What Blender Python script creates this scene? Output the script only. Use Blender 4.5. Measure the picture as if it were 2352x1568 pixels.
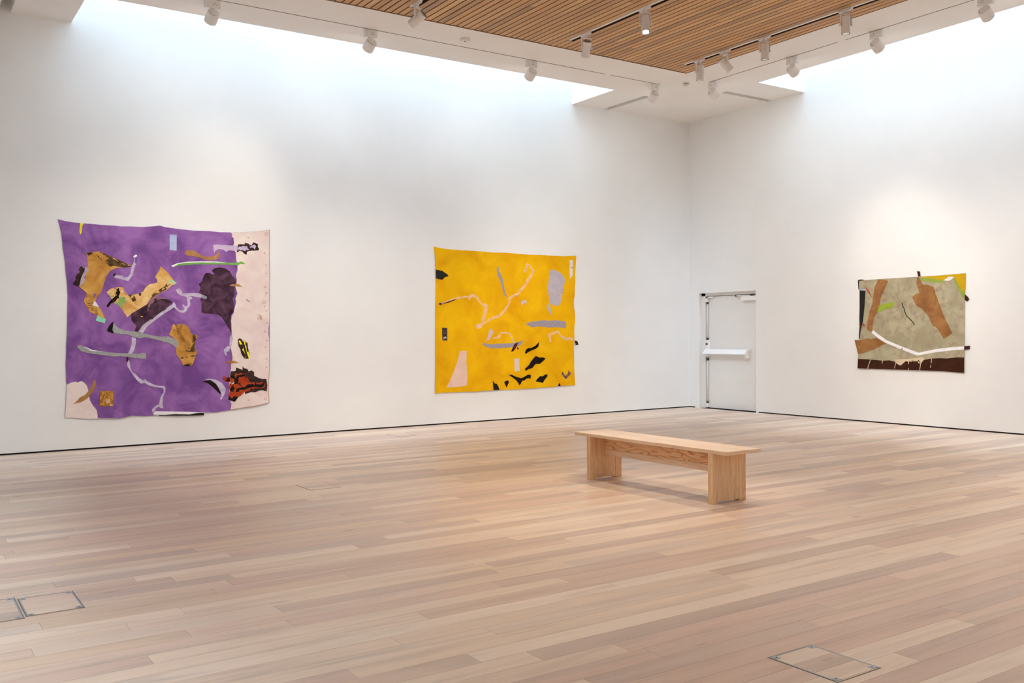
import bpy, bmesh, math, random
from mathutils import Vector, Matrix, noise
from mathutils.geometry import delaunay_2d_cdt

for o in list(bpy.data.objects):
    bpy.data.objects.remove(o, do_unlink=True)
scene = bpy.context.scene
COL = scene.collection
random.seed(7)

# ------------------------------------------------------------------ camera
# room corner (far) is the origin, left wall = plane y=0, right wall = plane x=0, metres
IW, IH = 2352.0, 1568.0
F_PX, YAW, PY0, PITCH, ROLL = 2145.02, 0.5919, 817.22, -0.023804, -0.008584
CAM = Vector((-13.391, -13.5416, 1.5))
H = 5.6586                                   # plaster ceiling height
cF = Vector((math.sin(YAW)*math.cos(PITCH), math.cos(YAW)*math.cos(PITCH), math.sin(PITCH)))
cR0 = Vector((math.cos(YAW), -math.sin(YAW), 0))
cU0 = cR0.cross(cF)
cR = cR0*math.cos(ROLL) + cU0*math.sin(ROLL)
cU = cU0*math.cos(ROLL) - cR0*math.sin(ROLL)
cam_data = bpy.data.cameras.new('camera')
cam = bpy.data.objects.new('camera', cam_data)
COL.objects.link(cam)
m3 = Matrix((cR, cU, -cF)).transposed()
cam.matrix_world = Matrix.Translation(CAM) @ m3.to_4x4()
cam_data.sensor_fit = 'HORIZONTAL'
cam_data.sensor_width = 36.0
cam_data.lens = F_PX/IW*36.0
cam_data.shift_y = (PY0 - IH/2)/IW
cam_data.clip_end = 200
scene.camera = cam

def hit(px, py, axis, val):
    d = cF + cR*((px-IW/2)/F_PX) - cU*((py-PY0)/F_PX)
    return CAM + d*((val-CAM[axis])/d[axis])
def depth_of(p):
    return (Vector(p)-CAM).dot(cF)
def to_px(p):
    d = Vector(p)-CAM; z = d.dot(cF)
    return IW/2+F_PX*d.dot(cR)/z, PY0-F_PX*d.dot(cU)/z, z

# ------------------------------------------------------------------ world + exposure
SKY = 11.6
world = bpy.data.worlds.new('sky'); scene.world = world
world.use_nodes = True
bg = world.node_tree.nodes['Background']
bg.inputs['Color'].default_value = (0.66, 0.90, 1.20, 1)
bg.inputs['Strength'].default_value = SKY
scene.view_settings.view_transform = 'Standard'
scene.view_settings.look = 'None'
scene.view_settings.exposure = 0.63
scene.view_settings.gamma = 1.0
scene.view_settings.use_curve_mapping = False
try:
    scene.cycles.diffuse_bounces = 8
    scene.cycles.max_bounces = 14
except Exception:
    pass

# skylight openings (plan, at ceiling level)
SKY_L = (-11.25, -2.92, -1.18, 0.0)          # x0 x1 y0 y1, along the left wall
SKY_R = (-1.18, 0.0, -12.2, -2.82)           # along the right wall
WELL = 5.0
def portal(name, r):
    l = bpy.data.lights.new(name, 'AREA'); l.shape = 'RECTANGLE'
    l.size = r[1]-r[0]; l.size_y = r[3]-r[2]
    o = bpy.data.objects.new(name, l); COL.objects.link(o)
    o.location = ((r[0]+r[1])/2, (r[2]+r[3])/2, H+WELL+0.12)
    l.cycles.is_portal = True
    return o
portal('skylight_portal', SKY_L)
portal('skylight_portal', SKY_R)
SKY_N = (-14.3, -13.12, -12.2, -2.82)        # same strip along the near left wall, out of view
SKY_B = (-11.25, -2.92, -15.6, -14.42)       # same strip along the wall behind the viewer
portal('skylight_portal', SKY_N)
portal('skylight_portal', SKY_B)

# ------------------------------------------------------------------ helpers
def link(name, data, parent=None):
    o = bpy.data.objects.new(name, data); COL.objects.link(o)
    if parent is not None: o.parent = parent
    return o
def tag(o, label=None, cat=None, group=None, kind=None):
    if label: o['label'] = label
    if cat: o['category'] = cat
    if group: o['group'] = group
    if kind: o['kind'] = kind
    return o
def empty(name, loc=(0, 0, 0), parent=None):
    o = link(name, None, parent); o.location = loc; o.empty_display_size = 0.1
    return o
def box(bm, x0, x1, y0, y1, z0, z1):
    v = [bm.verts.new(p) for p in ((x0,y0,z0),(x1,y0,z0),(x1,y1,z0),(x0,y1,z0),(x0,y0,z1),(x1,y0,z1),(x1,y1,z1),(x0,y1,z1))]
    for f in ((3,2,1,0),(4,5,6,7),(0,1,5,4),(1,2,6,5),(2,3,7,6),(3,0,4,7)):
        bm.faces.new([v[i] for i in f])
    return v
def cyl(bm, p0, p1, r0, r1=None, n=28, caps=True):
    r1 = r0 if r1 is None else r1
    p0, p1 = Vector(p0), Vector(p1); ax = (p1-p0).normalized()
    a = ax.orthogonal().normalized(); b = ax.cross(a)
    A, B = [], []
    for i in range(n):
        t = 2*math.pi*i/n; d = a*math.cos(t)+b*math.sin(t)
        A.append(bm.verts.new(p0+d*r0)); B.append(bm.verts.new(p1+d*r1))
    for i in range(n):
        f = bm.faces.new((A[i], A[(i+1) % n], B[(i+1) % n], B[i])); f.smooth = True
    if caps:
        bm.faces.new(A[::-1]); bm.faces.new(B)
def finish(name, bm, mat, parent=None, bevel=0.0, seg=2):
    bmesh.ops.recalc_face_normals(bm, faces=bm.faces)
    me = bpy.data.meshes.new(name); bm.to_mesh(me); bm.free()
    if mat: me.materials.append(mat)
    o = link(name, me, parent)
    if bevel:
        md = o.modifiers.new('bevel', 'BEVEL'); md.width = bevel; md.segments = seg; md.limit_method = 'ANGLE'
    return o
def boxes(name, lst, mat, parent=None, bevel=0.0):
    bm = bmesh.new()
    for b in lst: box(bm, *b)
    return finish(name, bm, mat, parent, bevel)

# ------------------------------------------------------------------ materials
def srgb(r, g, b):
    f = lambda c: (c/255/12.92) if c/255 <= .04045 else ((c/255+.055)/1.055)**2.4
    return (f(r), f(g), f(b), 1)
def new_mat(name, rough=.6, spec=.3, metal=0.0):
    m = bpy.data.materials.new(name); m.use_nodes = True
    b = m.node_tree.nodes['Principled BSDF']
    b.inputs['Roughness'].default_value = rough
    b.inputs['Specular IOR Level'].default_value = spec
    b.inputs['Metallic'].default_value = metal
    return m, m.node_tree, b
def N(nt, t, **kw):
    n = nt.nodes.new(t)
    for k, v in kw.items(): setattr(n, k, v)
    return n
def L(nt, a, b): nt.links.new(a, b)
def ramp(nt, stops, interp='LINEAR'):
    r = N(nt, 'ShaderNodeValToRGB'); cr = r.color_ramp; cr.interpolation = interp
    while len(cr.elements) < len(stops): cr.elements.new(0.5)
    for e, (p, c) in zip(cr.elements, stops): e.position = p; e.color = c
    return r
def noise_node(nt, vec, scale, detail=4, rough=.55, dist=0):
    n = N(nt, 'ShaderNodeTexNoise')
    n.inputs['Scale'].default_value = scale; n.inputs['Detail'].default_value = detail
    n.inputs['Roughness'].default_value = rough; n.inputs['Distortion'].default_value = dist
    if vec: L(nt, vec, n.inputs['Vector'])
    return n
def mix(nt, fac, a, b, mode='MIX'):
    m = N(nt, 'ShaderNodeMix', data_type='RGBA', blend_type=mode)
    if isinstance(fac, (int, float)): m.inputs[0].default_value = fac
    else: L(nt, fac, m.inputs[0])
    for i, s in ((6, a), (7, b)):
        if isinstance(s, tuple): m.inputs[i].default_value = s
        else: L(nt, s, m.inputs[i])
    return m.outputs[2]
def mapping(nt, src, scale=(1, 1, 1), rot=(0, 0, 0)):
    m = N(nt, 'ShaderNodeMapping'); m.inputs['Scale'].default_value = scale; m.inputs['Rotation'].default_value = rot
    L(nt, src, m.inputs['Vector']); return m.outputs[0]
def bump(nt, b, h, strength=.1, dist=.01):
    n = N(nt, 'ShaderNodeBump'); n.inputs['Strength'].default_value = strength; n.inputs['Distance'].default_value = dist
    L(nt, h, n.inputs['Height']); L(nt, n.outputs[0], b.inputs['Normal'])

def paint(name, col, rough=.85, spec=.2, var=.012):
    m, nt, b = new_mat(name, rough, spec)
    p = N(nt, 'ShaderNodeNewGeometry').outputs['Position']
    n = noise_node(nt, p, 1.3, 3)
    c2 = tuple(max(0, c*(1-var*3)) for c in col[:3])+(1,)
    r = ramp(nt, [(0.3, c2), (0.7, col)]); L(nt, n.outputs[0], r.inputs[0]); L(nt, r.outputs[0], b.inputs['Base Color'])
    n2 = noise_node(nt, p, 160, 2); bump(nt, b, n2.outputs[0], .05, .002)
    return m
def plain(name, col, rough=.5, spec=.4, metal=0.0):
    m, nt, b = new_mat(name, rough, spec, metal)
    p = N(nt, 'ShaderNodeTexCoord').outputs['Object']
    n = noise_node(nt, p, 25, 2)
    r = ramp(nt, [(0.3, tuple(c*.93 for c in col[:3])+(1,)), (0.7, col)]); L(nt, n.outputs[0], r.inputs[0]); L(nt, r.outputs[0], b.inputs['Base Color'])
    return m
def emit(name, col, strength):
    m, nt, b = new_mat(name, .4, .4)
    b.inputs['Base Color'].default_value = col
    b.inputs['Emission Color'].default_value = col; b.inputs['Emission Strength'].default_value = strength
    return m

def boards(name, stops, along, src, rough=.4, spec=.4, grey=None, knots=True, grain=.5):
    """wood boards: one tone per board (object random or face attribute), grain along axis"""
    m, nt, b = new_mat(name, rough, spec)
    pos = N(nt, 'ShaderNodeNewGeometry').outputs['Position']
    if src == 'OBJ':
        rnd = N(nt, 'ShaderNodeObjectInfo').outputs['Random']
    else:
        rnd = N(nt, 'ShaderNodeAttribute', attribute_name='tone').outputs['Fac']
    def fr(k):
        a = N(nt, 'ShaderNodeMath', operation='MULTIPLY'); L(nt, rnd, a.inputs[0]); a.inputs[1].default_value = k
        f = N(nt, 'ShaderNodeMath', operation='FRACT'); L(nt, a.outputs[0], f.inputs[0]); return f.outputs[0]
    cx = N(nt, 'ShaderNodeCombineXYZ')
    r1 = fr(53.7); r2 = fr(91.3)
    for s, i in ((r1, 0), (r2, 1)):
        q = N(nt, 'ShaderNodeMath', operation='MULTIPLY'); L(nt, s, q.inputs[0]); q.inputs[1].default_value = 40; L(nt, q.outputs[0], cx.inputs[i])
    va = N(nt, 'ShaderNodeVectorMath', operation='ADD'); L(nt, pos, va.inputs[0]); L(nt, cx.outputs[0], va.inputs[1])
    v = va.outputs[0]
    sc = (lambda a, c: (a, c, c)) if along == 'x' else (lambda a, c: (c, a, c))
    tone = ramp(nt, stops); L(nt, rnd, tone.inputs[0])
    g1 = noise_node(nt, mapping(nt, v, sc(.55, 9)), 1, 5, .6, 1.2)
    g2 = noise_node(nt, mapping(nt, v, sc(2.5, 90)), 1, 3, .6)
    lo = ramp(nt, [(.30, (.76, .74, .725, 1)), (.48, (.97, .965, .96, 1)), (.72, (1.09, 1.08, 1.07, 1))]); L(nt, g1.outputs[0], lo.inputs[0])
    c = mix(nt, grain*1.5, tone.outputs[0], lo.outputs[0], 'MULTIPLY')
    fi = ramp(nt, [(.35, (.9, .88, .86, 1)), (.6, (1, 1, 1, 1))]); L(nt, g2.outputs[0], fi.inputs[0])
    c = mix(nt, grain, c, fi.outputs[0], 'MULTIPLY')
    if grey:
        g3 = noise_node(nt, mapping(nt, v, sc(.7, 5)), 1, 3, .5, .6)
        rg = ramp(nt, [(.57, (0, 0, 0, 1)), (.72, (1, 1, 1, 1))]); L(nt, g3.outputs[0], rg.inputs[0])
        q = N(nt, 'ShaderNodeMath', operation='MULTIPLY'); L(nt, rg.outputs[0], q.inputs[0]); q.inputs[1].default_value = .55
        c = mix(nt, q.outputs[0], c, grey)
    if knots:
        vo = N(nt, 'ShaderNodeTexVoronoi'); vo.inputs['Scale'].default_value = 1
        L(nt, mapping(nt, v, sc(1.1, 4.2)), vo.inputs['Vector'])
        rk = ramp(nt, [(.02, (1, 1, 1, 1)), (.085, (0, 0, 0, 1))]); L(nt, vo.outputs['Distance'], rk.inputs[0])
        q = N(nt, 'ShaderNodeMath', operation='MULTIPLY'); L(nt, rk.outputs[0], q.inputs[0]); q.inputs[1].default_value = .6
        c = mix(nt, q.outputs[0], c, srgb(120, 98, 84))
    L(nt, c, b.inputs['Base Color'])
    bump(nt, b, g2.outputs[0], .03, .002)
    return m

M = {}
M['wall'] = paint('white_wall_paint', (.87, .865, .85, 1))
M['ceil'] = paint('white_ceiling_paint', (.90, .875, .84, 1))
M['black_gap'] = plain('black_shadow_gap', srgb(26, 18, 12), .8, .2)
M['track_gap'] = plain('track_gap_shade', srgb(92, 74, 58), .8, .2)
M['slot_dark'] = plain('slot_grey', (.10, .09, .075, 1), .8, .2)
M['white_metal'] = plain('white_powder_coat', (.84, .82, .79, 1), .45, .4)
M['white_plastic'] = plain('white_plastic', (.88, .86, .83, 1), .4, .4)
M['grey_cap'] = plain('warm_grey_cap', srgb(150, 132, 122), .5, .3)
M['dark_ring'] = plain('dark_lamp_ring', srgb(60, 55, 50), .4, .5)
M['reflector'] = plain('lamp_reflector', (.8, .78, .75, 1), .15, .6, .9)
M['lens_on'] = emit('lit_lens', (1, .96, .9, 1), 12)
M['ink'] = plain('dark_ink', srgb(60, 45, 32), .7, .2)
M['steel'] = plain('brushed_steel', srgb(170, 174, 176), .35, .5, .7)
M['dark_steel'] = plain('dark_steel', srgb(80, 76, 70), .45, .5, .4)
M['seam_steel'] = plain('seam_steel', srgb(112, 104, 94), .5, .4)
M['brown_seam'] = plain('brown_seam', srgb(120, 98, 76), .7, .2)
M['door_white'] = paint('door_white_paint', (.82, .81, .79, 1), .55, .35)
M['bar_white'] = paint('push_bar_white', (.88, .88, .88, 1), .35, .4)
PLANK = [(0.0, srgb(200, 170, 151)), (.18, srgb(212, 187, 164)), (.36, srgb(221, 198, 176)), (.52, srgb(205, 175, 157)),
         (.66, srgb(191, 168, 151)), (.8, srgb(225, 204, 183)), (.92, srgb(211, 183, 156)), (1.0, srgb(184, 163, 147))]
GREY = srgb(172, 156, 142)
M['plank'] = boards('whitewashed_oak_plank', PLANK, 'x', 'OBJ', .40, .42, GREY)
M['plank_far'] = boards('whitewashed_oak_far', PLANK, 'x', 'ATTR', .40, .42, GREY)
SLAT = [(0.0, srgb(206, 162, 116)), (.25, srgb(216, 172, 124)), (.5, srgb(196, 156, 116)), (.75, srgb(226, 184, 134)), (1.0, srgb(180, 148, 116))]
M['slat'] = boards('cedar_slat', SLAT, 'y', 'OBJ', .6, .25, None, False, .6)
M['slat_far'] = boards('cedar_slat_far', SLAT, 'y', 'ATTR', .6, .25, None, False, .6)
M['slat_trim'] = plain('dark_cedar_trim', srgb(122, 90, 64), .6, .2)
M['slat_back'] = plain('slat_shadow_brown', srgb(40, 22, 10), .9, .1)

def fir(name, axis, figured=0.0, rough=.45, spec=.35, pale=0):
    m, nt, b = new_mat(name, rough, spec)
    p = N(nt, 'ShaderNodeNewGeometry').outputs['Position']
    s = {'x': (1.2, 16, 16), 'y': (16, 1.2, 16), 'z': (16, 16, 1.2)}[axis]
    g = noise_node(nt, mapping(nt, p, s), 1, 4, .55, .8)
    base = ramp(nt, [(.3, srgb(226, 192, 156)), (.55, srgb(238, 210, 176)), (.75, srgb(243, 219, 190))] if pale else [(.3, srgb(224, 182, 136)), (.55, srgb(238, 202, 158)), (.75, srgb(244, 214, 174))]); L(nt, g.outputs[0], base.inputs[0])
    s2 = {'x': (4, 70, 70), 'y': (70, 4, 70), 'z': (70, 70, 4)}[axis]
    f = noise_node(nt, mapping(nt, p, s2), 1, 2)
    fr = ramp(nt, [(.4, (.87, .80, .74, 1)), (.6, (1, 1, 1, 1))]); L(nt, f.outputs[0], fr.inputs[0])
    c = mix(nt, .8, base.outputs[0], fr.outputs[0], 'MULTIPLY')
    if figured:
        s3 = {'x': (1.6, 7, 7), 'y': (7, 1.6, 7), 'z': (7, 7, 1.6)}[axis]
        w = noise_node(nt, mapping(nt, p, s3), 1, 1.5, .5, .5)
        k = N(nt, 'ShaderNodeMath', operation='MULTIPLY'); L(nt, w.outputs[0], k.inputs[0]); k.inputs[1].default_value = 74
        sn = N(nt, 'ShaderNodeMath', operation='SINE'); L(nt, k.outputs[0], sn.inputs[0])
        rr = ramp(nt, [(.35, (0, 0, 0, 1)), (.95, (1, 1, 1, 1))]); L(nt, sn.outputs[0], rr.inputs[0])
        q = N(nt, 'ShaderNodeMath', operation='MULTIPLY'); L(nt, rr.outputs[0], q.inputs[0]); q.inputs[1].default_value = figured
        c = mix(nt, q.outputs[0], c, srgb(196, 126, 74))
    L(nt, c, b.inputs['Base Color']); bump(nt, b, f.outputs[0], .04, .002)
    return m
M['fir_y'] = fir('douglas_fir_sky_sheen', 'y', .06, .30, .6, 1)  # seat wood made paler, sky reflection put into the base colour
M['fir_fig'] = fir('douglas_fir_figured', 'y', .75)
M['fir_z'] = fir('douglas_fir_leg', 'z', .22)
M['fir_end'] = plain('fir_end_grain', srgb(206, 156, 112), .6, .2)

def cloth(name, c1, c2, scale=3.0, rough=.9, weave=True, sharp=(.35, .65), c3=None):
    m, nt, b = new_mat(name, rough, .15)
    p = N(nt, 'ShaderNodeNewGeometry').outputs['Position']
    n = noise_node(nt, p, scale, 5, .6, .6)
    st = [(sharp[0], c1), (sharp[1], c2)]
    r = ramp(nt, st); L(nt, n.outputs[0], r.inputs[0]); c = r.outputs[0]
    if c3:
        n3 = noise_node(nt, p, scale*2.3, 4, .6); r3 = ramp(nt, [(.5, (0, 0, 0, 1)), (.66, (1, 1, 1, 1))]); L(nt, n3.outputs[0], r3.inputs[0])
        q = N(nt, 'ShaderNodeMath', operation='MULTIPLY'); L(nt, r3.outputs[0], q.inputs[0]); q.inputs[1].default_value = .7
        c = mix(nt, q.outputs[0], c, c3)
    L(nt, c, b.inputs['Base Color'])
    n2 = noise_node(nt, p, 420, 2); bump(nt, b, n2.outputs[0], .15, .002)
    return m
def felt(name, c1, c2):
    m, nt, b = new_mat(name, .95, .1)
    p = N(nt, 'ShaderNodeNewGeometry').outputs['Position']
    n = noise_node(nt, p, 120, 3, .7); r = ramp(nt, [(.38, c1), (.62, c2)]); L(nt, n.outputs[0], r.inputs[0])
    L(nt, r.outputs[0], b.inputs['Base Color']); bump(nt, b, n.outputs[0], .5, .004)
    return m
def sheer(name, col, alpha):
    m, nt, b = new_mat(name, .5, .3)
    p = N(nt, 'ShaderNodeNewGeometry').outputs['Position']
    n = noise_node(nt, p, 9, 3); r = ramp(nt, [(.3, (alpha*.75,)*3+(1,)), (.7, (min(1, alpha*1.2),)*3+(1,))]); L(nt, n.outputs[0], r.inputs[0])
    b.inputs['Base Color'].default_value = col; L(nt, r.outputs[0], b.inputs['Alpha'])
    return m
C = {
 'purple': cloth('dyed_purple_cloth', srgb(114, 72, 138), srgb(158, 110, 176), 2.6),
 'pink': cloth('pale_pink_cloth', srgb(226, 204, 200), srgb(238, 224, 214), 3.0),
 'plum': cloth('dark_plum_cloth', srgb(44, 27, 38), srgb(98, 66, 86), 7),
 'gold': cloth('ochre_leather', srgb(178, 122, 52), srgb(222, 172, 92), 3.5),
 'goldlt': cloth('pale_ochre_cloth', srgb(206, 150, 78), srgb(238, 204, 138), 4.5),
 'brown': cloth('umber_print', srgb(58, 40, 28), srgb(112, 86, 54), 14),
 'black': cloth('black_cloth', srgb(22, 16, 16), srgb(38, 28, 24), 6),
 'lav': cloth('lavender_cloth', srgb(190, 168, 204), srgb(212, 192, 216), 4),
 'lavgrey': cloth('grey_lavender_cloth', srgb(172, 158, 176), srgb(190, 174, 180), 6),
 'pblue': cloth('pale_blue_linen', srgb(166, 178, 212), srgb(184, 192, 220), 9),
 'tan': cloth('tan_suede', srgb(160, 112, 66), srgb(188, 142, 92), 6),
 'mauve': cloth('mauve_brown_cloth', srgb(142, 102, 112), srgb(160, 118, 116), 6),
 'green': cloth('leaf_green_cloth', srgb(108, 158, 76), srgb(126, 176, 90), 6),
 'mint': cloth('mint_cloth', srgb(128, 208, 164), srgb(152, 224, 184), 6),
 'yellow': cloth('lemon_yellow_cloth', srgb(236, 222, 28), srgb(246, 236, 60), 6),
 'white': cloth('white_cotton', srgb(228, 226, 230), srgb(242, 240, 240), 6),
 'red': cloth('rust_red_cloth', srgb(158, 56, 26), srgb(184, 74, 34), 6),
 'fringe': cloth('dark_fringe', srgb(44, 28, 26), srgb(72, 52, 46), 20),
 'dred': cloth('dark_maroon_cloth', srgb(64, 22, 22), srgb(84, 32, 28), 6),
 'felt': felt('grey_felt', srgb(134, 134, 134), srgb(180, 180, 178)),
 'feltv': felt('violet_grey_felt', srgb(138, 128, 136), srgb(182, 172, 180)),
 'sheer': sheer('sheer_white_ribbon', srgb(246, 238, 252), .36),
 'sheerp': sheer('sheer_peach_ribbon', srgb(255, 220, 176), .52),
 'yolk': cloth('golden_yellow_cloth', srgb(228, 164, 2), srgb(244, 190, 6), 2.0),
 'lgrey': cloth('lilac_grey_cloth', srgb(178, 172, 184), srgb(194, 182, 186), 6),
 'lilac': cloth('lilac_cloth', srgb(206, 178, 190), srgb(218, 192, 198), 6),
 'peach': cloth('peach_linen', srgb(228, 190, 166), srgb(236, 204, 186), 5),
 'pale': cloth('pale_rose_cotton', srgb(226, 204, 198), srgb(238, 220, 214), 6),
 'orn': cloth('ornament_brocade', srgb(150, 98, 44), srgb(206, 148, 64), 34, sharp=(.42, .58)),
 'orndk': cloth('dark_brocade', srgb(44, 30, 24), srgb(108, 92, 88), 46, sharp=(.45, .62)),
 'ornrd': cloth('maroon_brocade', srgb(92, 52, 48), srgb(160, 122, 128), 60, sharp=(.42, .6)),
 'sage': cloth('sage_linen', srgb(158, 149, 120), srgb(180, 171, 142), 4, c3=srgb(152, 130, 116)),
 'suede': cloth('brown_suede', srgb(136, 94, 54), srgb(164, 117, 72), 4, c3=srgb(138, 90, 48)),
 'mustard': cloth('mustard_cloth', srgb(190, 152, 16), srgb(206, 168, 28), 5),
 'lime': cloth('lime_cloth', srgb(138, 158, 66), srgb(154, 172, 78), 6),
 'lime2': cloth('bright_lime_cloth', srgb(138, 160, 44), srgb(154, 175, 58), 6),
 'choc': cloth('chocolate_cloth', srgb(54, 28, 16), srgb(70, 38, 24), 5),
 'cream': cloth('cream_stain', srgb(206, 186, 154), srgb(216, 198, 168), 6),
 'charcoal': cloth('charcoal_cloth', srgb(34, 32, 28), srgb(48, 44, 38), 6),
 'rustthread': cloth('rust_thread', srgb(176, 112, 84), srgb(196, 136, 104), 20),
 'bluethread': cloth('blue_thread', srgb(60, 74, 128), srgb(84, 100, 160), 20),
 'greenblot': cloth('green_dye', srgb(134, 166, 92), srgb(150, 178, 104), 9),
}

# ------------------------------------------------------------------ structure: walls
YN, XN = -15.6, -14.3                        # wall behind the camera, wall at the camera's left
DY0, DY1, DH, DD = -1.715, -0.27, 2.262, .1  # door opening
GAP = .02
wl = boxes('wall_left', [(XN-.3, .3, 0, .3, GAP, H+WELL)], M['wall']); tag(wl, 'long white wall under the left skylight', 'wall', kind='structure')
bm = bmesh.new()
box(bm, 0, .3, DY1, 0, GAP, H+WELL); box(bm, 0, .3, YN, DY0, GAP, H+WELL); box(bm, 0, .3, DY1, DY1+.12, 0, GAP); box(bm, 0, .3, DY0-.06, DY0, 0, GAP); box(bm, 0, .3, DY0, DY1, DH, H+WELL)
wr = finish('wall_right', bm, M['wall']); tag(wr, 'white wall with the exit door under the right skylight', 'wall', kind='structure')
wb = boxes('wall_back', [(XN, 0, YN-.3, YN, 0, H+WELL)], M['wall']); tag(wb, 'white wall behind the viewer', 'wall', kind='structure')
wn = boxes('wall_near', [(XN-.3, XN, YN, 0, 0, H+WELL)], M['wall']); tag(wn, 'white wall at the near left side', 'wall', kind='structure')
b1 = boxes('baseboard_left', [(XN, .3, .006, .02, 0, GAP)], M['black_gap']); tag(b1, 'black shadow gap along the foot of the left wall', 'baseboard', kind='structure')
b2 = boxes('baseboard_right', [(.006, .02, YN, DY0-.06, 0, GAP), (.006, .02, DY1+.12, .006, 0, GAP)], M['black_gap'])
tag(b2, 'black shadow gap along the foot of the right wall', 'baseboard', kind='structure')

# ------------------------------------------------------------------ floor
PW, PH0 = .1425, -10.9425
fl = boxes('floor', [(XN-.3, .5, YN-.3, .5, -.05, -.009)], plain('dark_subfloor', srgb(92, 72, 56), .9, .1))
tag(fl, 'pale whitewashed oak plank floor', 'floor', kind='structure')
cube_me = {}
def unit_cube(key, mat):
    if key not in cube_me:
        bm = bmesh.new(); box(bm, -.5, .5, -.5, .5, -.5, .5); bmesh.ops.recalc_face_normals(bm, faces=bm.faces)
        me = bpy.data.meshes.new(key); bm.to_mesh(me); bm.free(); me.materials.append(mat); cube_me[key] = me
    return cube_me[key]
def seen_area(x0, x1, y0, y1, z):
    a = 0; nx, ny = 8, 8
    for i in range(nx):
        for j in range(ny):
            p = (x0+(x1-x0)*(i+.5)/nx, y0+(y1-y0)*(j+.5)/ny, z)
            u, v, d = to_px(p)
            if d > .3 and -5 < u < IW+5 and -5 < v < IH+5:
                a += F_PX**2*abs(z-CAM.z)/d**3*(x1-x0)*(y1-y0)/(nx*ny)
    return a
def lay(pieces, z0, z1, key, mat, far_mat, parent, part, far_name, limit=290):
    pieces.sort(key=lambda p: -p[4])
    me = unit_cube(key, mat)
    for i, (x0, x1, y0, y1, a) in enumerate(pieces[:limit]):
        o = link(part, me, parent)
        o.location = ((x0+x1)/2, (y0+y1)/2, (z0+z1)/2); o.scale = (x1-x0, y1-y0, z1-z0)
    bm = bmesh.new(); tones = []
    for (x0, x1, y0, y1, a) in pieces[limit:]:
        box(bm, x0, x1, y0, y1, z0, z1); tones += [random.random()]*6
    bmesh.ops.recalc_face_normals(bm, faces=bm.faces)
    m = bpy.data.meshes.new(far_name); bm.to_mesh(m); bm.free(); m.materials.append(far_mat)
    at = m.attributes.new('tone', 'FLOAT', 'FACE'); at.data.foreach_set('value', tones)
    o = link(far_name, m, parent); o['kind'] = 'stuff'
    return o
pieces = []
k0 = math.floor((YN-PH0)/PW); k1 = math.ceil((0-PH0)/PW)
for k in range(k0, k1+1):
    y0 = max(YN, PH0+k*PW); y1 = min(0.0, PH0+(k+1)*PW)
    if y1-y0 < .01: continue
    x = XN-random.random()*1.5
    while x < 0.0:
        ln = random.choice((.9, 1.3, 1.6, 1.9, 2.2, 2.6, 3.0))*random.uniform(.85, 1.15)
        a, b = max(XN, x), min(0.02, x+ln)
        if 0.02-b < .25: b = 0.02
        if b-a > .03: pieces.append((a+.0007, b-.0007, y0+.0007, y1-.0007, seen_area(a, b, y0, y1, 0)))
        x = b if b > x else x+ln
        if b >= .02: break
lay(pieces, -.014, 0.0, 'plank', M['plank'], M['plank_far'], fl, 'plank', 'distant_planks')

# ------------------------------------------------------------------ ceiling
WX0, WX1, WY0, WY1 = -11.62, -2.60, -12.6, -2.575      # slatted field
TRK_L, TRK_R = -1.864, -1.905                           # flush tracks in the plaster
holes = [(*SKY_L, H+WELL), (*SKY_R, H+WELL), (*SKY_N, H+WELL), (*SKY_B, H+WELL), (WX0, WX1, WY0, WY1, H+.12),
         (-2.205, -2.068, -1.155, 0, H+.22), (-12.10, -11.962, -1.155, 0, H+.22), (-1.205, 0, -2.142, -2.015, H+.22),
         (-11.4, -3.69, TRK_L-.024, TRK_L+.024, H+.05), (-3.56, -2.5, TRK_L-.024, TRK_L+.024, H+.05),
         (TRK_R-.024, TRK_R+.024, -4.93, -2.42, H+.05), (TRK_R-.024, TRK_R+.024, -12.2, -5.06, H+.05)]
xs = sorted({XN, 0.0} | {h[0] for h in holes} | {h[1] for h in holes})
ys = sorted({YN, 0.0} | {h[2] for h in holes} | {h[3] for h in holes})
def hole_at(x, y):
    for h in holes:
        if h[0] < x < h[1] and h[2] < y < h[3]: return h
    return None
bm = bmesh.new(); vc = {}
def V(x, y, z):
    k = (round(x, 4), round(y, 4), round(z, 4))
    if k not in vc: vc[k] = bm.verts.new(k)
    return vc[k]
cell = {}
for i in range(len(xs)-1):
    for j in range(len(ys)-1):
        cell[i, j] = hole_at((xs[i]+xs[i+1])/2, (ys[j]+ys[j+1])/2)
for (i, j), h in cell.items():
    x0, x1, y0, y1 = xs[i], xs[i+1], ys[j], ys[j+1]
    if h is None:
        bm.faces.new((V(x0, y0, H), V(x0, y1, H), V(x1, y1, H), V(x1, y0, H)))
        for di, dj, a, b in ((-1, 0, (x0, y0), (x0, y1)), (1, 0, (x1, y1), (x1, y0)), (0, -1, (x1, y0), (x0, y0)), (0, 1, (x0, y1), (x1, y1))):
            n = cell.get((i+di, j+dj))
            if n: bm.faces.new((V(*a, H), V(*b, H), V(*b, n[4]), V(*a, n[4])))
ce = finish('ceiling', bm, M['ceil']); tag(ce, 'white plaster ceiling border around the slatted wooden field', 'ceiling', kind='structure')
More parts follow.
